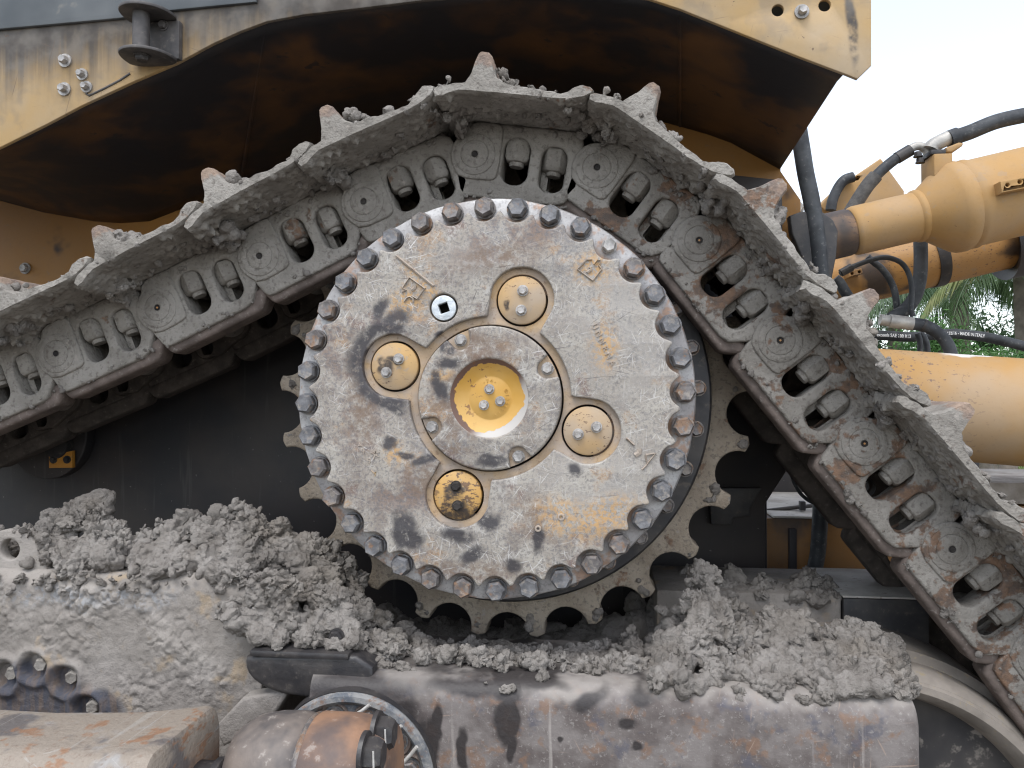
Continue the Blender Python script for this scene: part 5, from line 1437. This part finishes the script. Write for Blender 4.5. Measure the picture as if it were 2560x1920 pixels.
# ================================================================== push arm at the lower left and its ball cap
pa = empty('push_arm', (-1.1, -0.45, -0.83), 'wide worn steel push arm with square end at the lower left', 'push arm')
def mat_arm2():
    g = G('scuffed_push_arm_steel')
    dz = g.add(g.sep(2), g.mul(g.noise(9, 5, 0.65), 0.10))
    c = g.mix(g.ramp(dz, -0.74, -0.66), (0.23, 0.125, 0.07), (0.255, 0.215, 0.175))
    c = g.mix(g.mul(g.ramp(g.noise(6, 5, 0.65, v=g.vec((1, 1, 2.5), loc=(3, 0, 1))), 0.54, 0.66), 0.6), c, (0.31, 0.31, 0.31))
    c = g.mix(g.mul(g.ramp(g.noise(7, 5, 0.65, v=g.vec(loc=(8, 3, 1))), 0.53, 0.64), 0.8), c, (0.085, 0.078, 0.08))
    c = g.mix(g.mul(g.ramp(g.noise(11, 4, 0.7, v=g.vec((1, 1, 3), loc=(2, 9, 4))), 0.54, 0.62), 0.75), c, (0.24, 0.12, 0.06))
    c = g.mix(g.mul(g.scratch((0.15, -0.3, 0.5), 230, 14, 0.69, 3.0), 0.3), c, (0.40, 0.385, 0.36))
    c = g.mix(g.mul(g.ramp(g.noise(70, 4, 0.7), 0.55, 0.68), 0.5), c, (0.17, 0.12, 0.09))
    return g.out(c, 0.62, 0.1, g.bump(g.add(g.noise(30, 6), g.mul(g.noise(120, 3), 0.4)), 0.6, 0.006), 0.4)
M_arm2 = mat_arm2()
def rbox_profile(h, r, n_=7):
    out = []
    for (cx, cz, a) in ((h - r, h - r, 0), (-h + r, h - r, 90), (-h + r, -h + r, 180), (h - r, -h + r, 270)):
        for i in range(n_):
            t = math.radians(a + 90 * i / (n_ - 1)); out.append((cx + r * math.cos(t), cz + r * math.sin(t)))
    return out
secs = [(-2.2, 0.150, 0.07, 0.0), (-1.3, 0.150, 0.07, 0.0), (-0.90, 0.150, 0.072, 0.0), (-0.70, 0.152, 0.06, 0.004), (-0.60, 0.156, 0.05, 0.010), (-0.565, 0.158, 0.045, 0.012), (-0.552, 0.155, 0.045, 0.012), (-0.545, 0.145, 0.045, 0.012)]
AV, AF = [], []
for (x, h, r, dz) in secs:
    for (a, b) in rbox_profile(h, r): AV.append((x, -0.46 + a * 0.9, -0.845 + dz + b * 1.08))
n = 28
for i in range(len(secs) - 1):
    for j in range(n): AF.append((i * n + j, i * n + (j + 1) % n, (i + 1) * n + (j + 1) % n, (i + 1) * n + j))
AF.append(tuple(range((len(secs) - 1) * n, len(secs) * n)))
wlink('arm_tube', fixn(mesh('arm_tube', AV, AF)), M_arm2, pa, smooth=35)
wlink('arm_shank', fixn(mesh('arm_shank', *xf(lathe([(0.0, 0), (0.05, 0), (0.05, 0.05), (0.058, 0.055), (0.058, 0.07), (0.05, 0.075), (0.05, 0.16)], 32), axis_matrix((-0.56, -0.42, -0.80), (1, 0, 0))))), M_oily, pa, smooth=40)
bc = empty('ball_cap', (-0.32, -0.37, -0.79), 'rusty two-piece ball joint cap with dark bolts in front of the bolted ring', 'ball joint')
M_capr = mat_plain('rust_brown_cap_steel', (0.115, 0.085, 0.075), (0.29, 0.165, 0.10), 0.6, 0.1, 9, 0.45, 0.4, (0.30, 0.26, 0.23))
M_capd = mat_plain('dark_cap_steel', (0.07, 0.064, 0.064), (0.20, 0.165, 0.14), 0.55, 0.1, 9, 0.4, 0.4, (0.32, 0.29, 0.26))
cp = (-0.318, -0.37, -0.790)
wlink('cap_half', fixn(mesh('cap_half', *xf(lathe([(0.0, -0.175), (0.055, -0.173), (0.090, -0.160), (0.114, -0.125), (0.124, -0.08), (0.126, -0.03), (0.121, -0.006), (0.118, -0.004), (0.118, 0.0)], 64), axis_matrix(cp, (1, 0, 0.0))))), M_capd, bc, smooth=60)
wlink('seam', fixn(mesh('seam', *xf(lathe([(0.121, -0.006), (0.1255, 0.0), (0.121, 0.006)], 64), axis_matrix(cp, (1, 0, 0.0))))), M_boltr, bc, smooth=60)
wlink('cap_half', fixn(mesh('cap_half', *xf(lathe([(0.119, 0.0), (0.121, 0.004), (0.127, 0.012), (0.127, 0.09), (0.122, 0.125), (0.115, 0.15), (0.108, 0.168), (0.0, 0.17)], 64), axis_matrix(cp, (1, 0, 0.0))))), M_capr, bc, smooth=60)
for (x_, y_, d_, r_b) in ((1060, 985, -0.46, 0.033), (1165, 800, -0.38, 0.033)):
    q = PX(*R6(x_, y_), d_)
    hb = hexbolt(r_b, 0.042, 1.3, 0.009, 0.3); hb.transform(Matrix.Rotation(math.radians(90), 4, 'Z')); hb.transform(Matrix.Translation(q))
    b_o = wlink('cap_bolt', hb, M_oily, bc)
    wlink('lock_wire', mesh('lock_wire', *tube([q + Vector((0.03, -0.029, 0.02)), q + Vector((0.032, -0.031, -0.03))], 0.002, 6)), M_wire, b_o)

# ================================================================== idler wheel at the lower right
idl = empty('idler_wheel', (0.995, 0.3, -1.245), 'muddy idler wheel with raised rim at the bottom right corner', 'idler wheel')
M_idl = mat_plain('muddy_idler_steel', (0.20, 0.175, 0.15), (0.30, 0.265, 0.23), 0.9, 0, 9, 0.4, 0.3, (0.31, 0.25, 0.15))
M_idl2 = mat_plain('splashed_idler_web', (0.035, 0.034, 0.036), (0.075, 0.068, 0.062), 0.75, 0, 5, 0.35, 0.4, (0.24, 0.215, 0.19))
ic = Vector((0.995, 0, -1.245))
wlink('tread', shifted(fixn(mesh('tread', *lathe([(0.50, 0.215), (0.515, 0.205), (0.525, 0.215), (0.535, 0.235), (0.54, 0.30), (0.565, 0.31), (0.57, 0.35), (0.57, 0.55), (0.54, 0.56), (0.54, 0.68), (0.50, 0.70)], 140))), ic), M_idl, idl, smooth=40)
wlink('rim', shifted(fixn(mesh('rim', *lathe([(0.515, 0.206), (0.508, 0.196), (0.490, 0.196), (0.470, 0.215), (0.455, 0.26)], 140))), ic), M_idl, idl, smooth=40)
wlink('web', shifted(fixn(mesh('web', *lathe([(0.457, 0.258), (0.44, 0.27), (0.20, 0.25), (0.0, 0.24)], 96))), ic), M_idl2, idl, smooth=40)

# ================================================================== mud
def heap(name, balls, label, voxel=0.004, k=1.0, seed=0.0):
    return tag(link(name, lump(name, balls, voxel, k, seed), M_mud), label, 'mud', None, 'stuff')
# heap on the left plate
tA = [(-60, 1345), (0, 1335), (40, 1312), (80, 1330), (105, 1285), (140, 1222), (190, 1208), (235, 1205), (275, 1250), (300, 1320), (345, 1318), (385, 1290), (420, 1280), (480, 1275), (495, 1258), (540, 1290), (585, 1250), (632, 1238), (640, 1300), (700, 1300), (740, 1312), (790, 1340), (840, 1352), (870, 1420), (900, 1470)]
bA = [(-60, 1440), (300, 1445), (640, 1460), (760, 1520), (900, 1560)]
balls = heap_balls(tA, bA, 0.24, 0.02, 230, 14, 40, 31)
for _ in range(70):                            # crumbs caught along the upper edge of the plate
    x_ = rng.uniform(-60, 660); y_ = rng.uniform(1432, 1476); p_ = PX(x_, y_, -0.004)
    balls.append((p_.x, p_.y + 0.004, p_.z, rng.uniform(5, 13) * 1e-3))
for _ in range(26):                            # and round the lifting lug
    a_ = rng.uniform(-0.3, 2.2); p_ = PX(30 + 92 * math.cos(a_), 1385 - 66 * math.sin(a_), 0.06)
    balls.append((p_.x, p_.y, p_.z, rng.uniform(0.010, 0.022)))
heap('mud_heap', [b for b in balls if not (math.hypot(b[0] - lc.x, b[2] - lc.z) < 0.05 + b[3] and b[1] < 0.2)], 'tall crumbly grey mud heap on the left plate beside the sprocket', 0.004, 1.0, 1.3)
# slope below it, running in front of the bump block and under the sprocket
tB = [(640, 1440), (700, 1450), (760, 1440), (830, 1440), (900, 1480), (960, 1520), (1020, 1560), (1080, 1590), (1160, 1600), (1240, 1600), (1320, 1610), (1420, 1610), (1520, 1600), (1600, 1560), (1660, 1500)]
bB = [(640, 1600), (760, 1625), (830, 1640), (900, 1640), (1000, 1650), (1100, 1665), (1300, 1672), (1500, 1690), (1660, 1720)]
heap('mud_slope', heap_balls(tB, bB, 0.26, 0.0, 430, 8, 30, 32), 'sloping band of loose mud crumbs lying under the sprocket teeth', 0.004, 1.0, 2.9)
tF = [(545, 1470), (590, 1440), (640, 1432), (700, 1450), (780, 1450), (860, 1470), (900, 1520)]
bF = [(560, 1560), (596, 1590), (640, 1612), (720, 1628), (900, 1640)]
mb_ = []
for _ in range(55):
    x_, y_ = rng.uniform(630, 735), rng.uniform(1440, 1560); p_ = PX(x_, y_, -0.008); mb_.append((p_.x, p_.y, p_.z, rng.uniform(0.010, 0.026)))
heap('mud_mound', mb_ + heap_balls(tF, bF, 0.10, -0.06, 190, 10, 34, 38), 'dense mud mound over the black bump block', 0.004, 1.0, 4.4)
# right heap on the beam
tC = [(1640, 1600), (1680, 1520), (1705, 1470), (1725, 1420), (1760, 1402), (1785, 1450), (1820, 1480), (1850, 1540), (1900, 1545), (1950, 1518), (2010, 1516), (2050, 1550), (2070, 1560), (2110, 1555), (2150, 1540), (2190, 1550), (2235, 1585), (2255, 1660), (2275, 1710)]
bC = [(1640, 1730), (1750, 1740), (1850, 1765), (1950, 1760), (2060, 1760), (2150, 1740), (2275, 1742)]
heap('mud_heap', heap_balls(tC, bC, 0.26, -0.085, 420, 9, 38, 33), 'broad pale mud heap on the right end of the beam', 0.004, 1.0, 5.2)
# dark mud bed behind the teeth
tD = [(560, 1440), (900, 1480), (1000, 1545), (1300, 1570), (1560, 1520), (1700, 1420), (1800, 1420)]
bD = [(560, 1700), (900, 1700), (1300, 1700), (1800, 1600)]
heap('mud_bed', heap_balls(tD, bD, 0.72, 0.55, 160, 30, 50, 34), 'shaded mud bed filling the frame behind the sprocket teeth', 0.007, 1.0, 7.7)
# lumps on the inner frame at the right
tE = [(1790, 1470), (1810, 1430), (1830, 1402), (1850, 1430), (1880, 1450), (1900, 1420), (1930, 1440), (1960, 1462), (1990, 1430), (2020, 1418), (2050, 1430), (2080, 1455), (2110, 1480)]
bE = [(1790, 1510), (1900, 1505), (2000, 1512), (2110, 1500)]
heap('mud_ridge', heap_balls(tE, bE, 0.62, 0.50, 170, 7, 24, 35), 'jagged ridge of mud on the inner frame behind the right heap', 0.004, 1.0, 9.1)
# separate clods on the ledge
clods = [((858, 1652), 30, -0.03, 'large round mud clod nearest the black bump block'), ((906, 1630), 36, 0.0, 'tallest mud clod on the ledge, second from the bump block'), ((948, 1655), 20, -0.02, 'small mud clod leaning on the right of the tallest clod'),
         ((1000, 1668), 22, -0.03, 'flat ragged mud clod above the bolted ring'), ((1120, 1640), 26, 0.02, 'pale mud clod on the ledge above the oil run'), ((1185, 1640), 34, 0.03, 'wide mud clod below the lowest sprocket tooth'),
         ((1260, 1660), 20, -0.01, 'small mud clod standing alone on the oily ledge'), ((1345, 1655), 30, 0.01, 'chunky mud clod right of the oily patch'), ((1358, 1690), 30, -0.05, 'flat mud clod at the front edge of the beam'),
         ((1265, 1722), 15, -0.095, 'little mud blob stuck on the beam face over the oil run'), ((1215, 1708), 8, -0.085, 'tiny mud pellet on the rounded beam edge'), ((840, 1690), 9, -0.06, 'tiny mud crumb below the large round clod')]
for j, (p, r, y, lab) in enumerate(clods):
    c = PX(p[0], p[1], y); m = MPP(p[0], p[1], y)
    rr = np.random.default_rng(50 + j)
    B = [(c.x + rr.normal(0, 0.45) * r * m, c.y + rr.normal(0, 0.2) * r * m, c.z + rr.normal(-0.1, 0.25) * r * m, r * m * rr.uniform(0.3, 0.65)) for _ in range(9)] + [(c.x, c.y, c.z, r * m * 0.7)]
    tag(link('mud_clod', lump('mud_clod', B, 0.0035, 0.75, j * 2.3), M_mud), lab, 'mud clod', 'mud clods on the ledge')

# ================================================================== plants behind the machine
M_palm = None
def mat_leaf(name, a, b, tr=0.35):
    g = G(name)
    c = g.mix(g.ramp(g.noise(2.5, 3), 0.35, 0.65), a, b)
    return g.out(c, 0.5, 0, None, 0.4, tr)
M_palm = mat_leaf('palm_leaf', (0.055, 0.10, 0.045), (0.10, 0.16, 0.07))
M_palmy = mat_leaf('yellowing_palm_leaf', (0.16, 0.20, 0.07), (0.24, 0.25, 0.10))
M_leaf = mat_leaf('feathery_leaf', (0.05, 0.13, 0.035), (0.10, 0.21, 0.055))
M_leafd = mat_leaf('dark_leaf', (0.025, 0.060, 0.025), (0.05, 0.10, 0.035))
M_bark = mat_plain('palm_bark', (0.10, 0.085, 0.07), (0.17, 0.145, 0.12), 0.9, 0, 6, 0.6)
def frond(base, dir_az, lift, length, droop, rr):
    """a palm frond: curved rib with hanging leaflets on both sides"""
    d = np.array([math.cos(dir_az), math.sin(dir_az), 0.0])
    side = np.array([-d[1], d[0], 0.0])
    n = 46
    pts = []
    for i in range(n + 1):
        t = i / n
        pts.append(np.array(base) + d * (length * (t * math.cos(lift) * (1 - 0.18 * t * t))) + np.array([0, 0, length * (math.sin(lift) * t - droop * t * t)]))
    V, F = [], []
    tv = tube(pts, [0.02 * (1 - 0.8 * i / n) for i in range(n + 1)], 5, False)
    V += tv[0]; F += tv[1]
    for i in range(4, n):
        t = i / n
        for s in (-1, 1):
            for sub in (0,) if i % 3 else (0, 0.5):
                p = pts[i] * (1 - sub) + pts[i + 1] * sub
                ll = length * 0.26 * (math.sin(math.pi * min(1, t * 0.95 + 0.1)) ** 0.6) * rr.uniform(0.8, 1.1)
                tang = pts[min(i + 1, n)] - pts[i]; tang = tang / np.linalg.norm(tang)
                dirv = side * s * 0.75 + tang * 0.55 + np.array([0, 0, -0.35 - 0.4 * t + rr.uniform(-.15, .15)])
                dirv /= np.linalg.norm(dirv)
                w = np.cross(dirv, [0, 0, 1.0]); w = w / (np.linalg.norm(w) + 1e-6)
                wd = 0.010 * length / 2.2
                mid = p + dirv * ll * 0.5 + np.array([0, 0, 0.03 * ll])
                end = p + dirv * ll + np.array([0, 0, -0.18 * ll])
                o = len(V)
                V += [tuple(p), tuple(mid + w * wd), tuple(mid - w * wd), tuple(end)]
                F += [(o, o + 1, o + 2), (o + 1, o + 3, o + 2)]
    return V, F
def palm(px, py, y, length, label, nf=15, seed=0, yellow=()):
    c = PX(px, py, y)
    root = empty('palm_tree', (c.x, c.y, GZ), label, 'palm tree', 'palm trees behind the machine')
    rr = np.random.default_rng(seed)
    path = [Vector((c.x + 0.5 * (1 - t) ** 2, c.y, GZ + (c.z - GZ) * t)) for t in np.linspace(0, 1, 10)]
    wlink('trunk', mesh('trunk', *tube(path, [0.20 - 0.06 * t for t in np.linspace(0, 1, 10)], 12)), M_bark, root, smooth=60)
    for i in range(nf):
        az = 2 * math.pi * i / nf + rr.uniform(-.2, .2)
        lf = rr.uniform(0.15, 1.15); dr = 0.35 + 0.75 * rr.uniform(0.3, 1)
        me_ = mesh('frond', *frond((c.x, c.y, c.z), az, lf, length * rr.uniform(0.8, 1.1), dr, rr))
        wlink('frond', me_, M_palmy if i in yellow else M_palm, root)
def leafy(px, py, y, rx, rz, label, mat, seed, nleaf=2600, ls=0.055, cat='tree', name='leafy_tree'):
    c = PX(px, py, y)
    root = empty(name, (c.x, c.y, GZ), label, cat, 'leafy trees behind the machine')
    rr = np.random.default_rng(seed)
    wlink('trunk', mesh('trunk', *tube([(c.x, c.y, GZ), (c.x + 0.1, c.y, (GZ + c.z) / 2), (c.x, c.y, c.z + rz * 0.4)], [0.14, 0.1, 0.04], 10)), M_bark, root, smooth=60)
    V, F = [], []
    ncl = 26
    for q in range(ncl):
        u = rr.normal(size=3); u /= np.linalg.norm(u); rad = rr.uniform(0.35, 1.0)
        cc = np.array([c.x, c.y, c.z]) + u * np.array([rx, rx, rz]) * rad
        tv = tube([(c.x, c.y, c.z - rz * 0.3), tuple((np.array([c.x, c.y, c.z]) + cc) / 2 + rr.normal(0, .05, 3)), tuple(cc)], [0.035, 0.02, 0.006], 5, False)
        o = len(V); V += tv[0]; F += [tuple(i + o for i in f) for f in tv[1]]
        for l in range(nleaf // ncl):
            p = cc + rr.normal(0, 0.22, 3) * np.array([rx, rx, rz])
            d = rr.normal(size=3); d[2] -= 0.4; d /= np.linalg.norm(d)
            w = np.cross(d, rr.normal(size=3)); w /= np.linalg.norm(w)
            s = ls * rr.uniform(0.6, 1.4)
            o = len(V)
            V += [tuple(p), tuple(p + d * s + w * s * .28), tuple(p + d * s * 2.2), tuple(p + d * s - w * s * .28)]
            F.append((o, o + 1, o + 2, o + 3))
    wlink('crown', mesh('crown', V, F), mat, root)
palm(2395, 700, 13.0, 2.6, 'nearer coconut palm with long fronds under the orange cylinder', 16, 4, ())
palm(2560, 690, 10.5, 2.4, 'coconut palm with a yellowing drooping frond at the right edge', 16, 9, (6, 7, 8))
palm(2235, 770, 16.0, 2.8, 'far coconut palm showing between the hoses', 14, 15)
leafy(2345, 850, 9.5, 0.45, 0.42, 'bright feathery bush beside the bent hose', M_leaf, 3, 3000, 0.03, 'bush', 'feathery_bush')
leafy(2500, 905, 8.5, 0.55, 0.22, 'bright low bush above the big arm at the right', M_leaf, 5, 2600, 0.03, 'bush', 'feathery_bush')
leafy(2470, 850, 15, 1.3, 0.55, 'dark leafy tree filling the gap behind the palms', M_leafd, 7, 1500, 0.06)
leafy(2250, 880, 17, 1.4, 0.5, 'dark leafy tree behind the pale steel ferrule', M_leafd, 8, 1300, 0.06)
leafy(2610, 760, 16, 1.3, 1.4, 'tall dark leafy tree at the right edge', M_leafd, 12, 1800, 0.06)
# grass beyond the machine
rr = np.random.default_rng(77)
V, F = [], []
M_grass = mat_leaf('grass_blade', (0.12, 0.17, 0.05), (0.26, 0.29, 0.10), 0.3)
for i in range(16000):
    x, y = rr.uniform(6, 16), rr.uniform(11, 24)
    h = rr.uniform(0.08, 0.28); a = rr.uniform(0, 6.28); le = rr.normal(0, 0.08, 2)
    z = GZ + 0.06 * math.sin(x * 0.9 + 1.3) * math.cos(y * 0.7) - 0.02
    o = len(V)
    V += [(x - 0.012 * math.cos(a), y - 0.012 * math.sin(a), z), (x + 0.012 * math.cos(a), y + 0.012 * math.sin(a), z), (x + le[0], y + le[1], z + h)]
    F.append((o, o + 1, o + 2))
tag(link('grass', mesh('grass', V, F), M_grass), 'sunlit green grass on the ground behind the machine', 'grass', None, 'stuff')
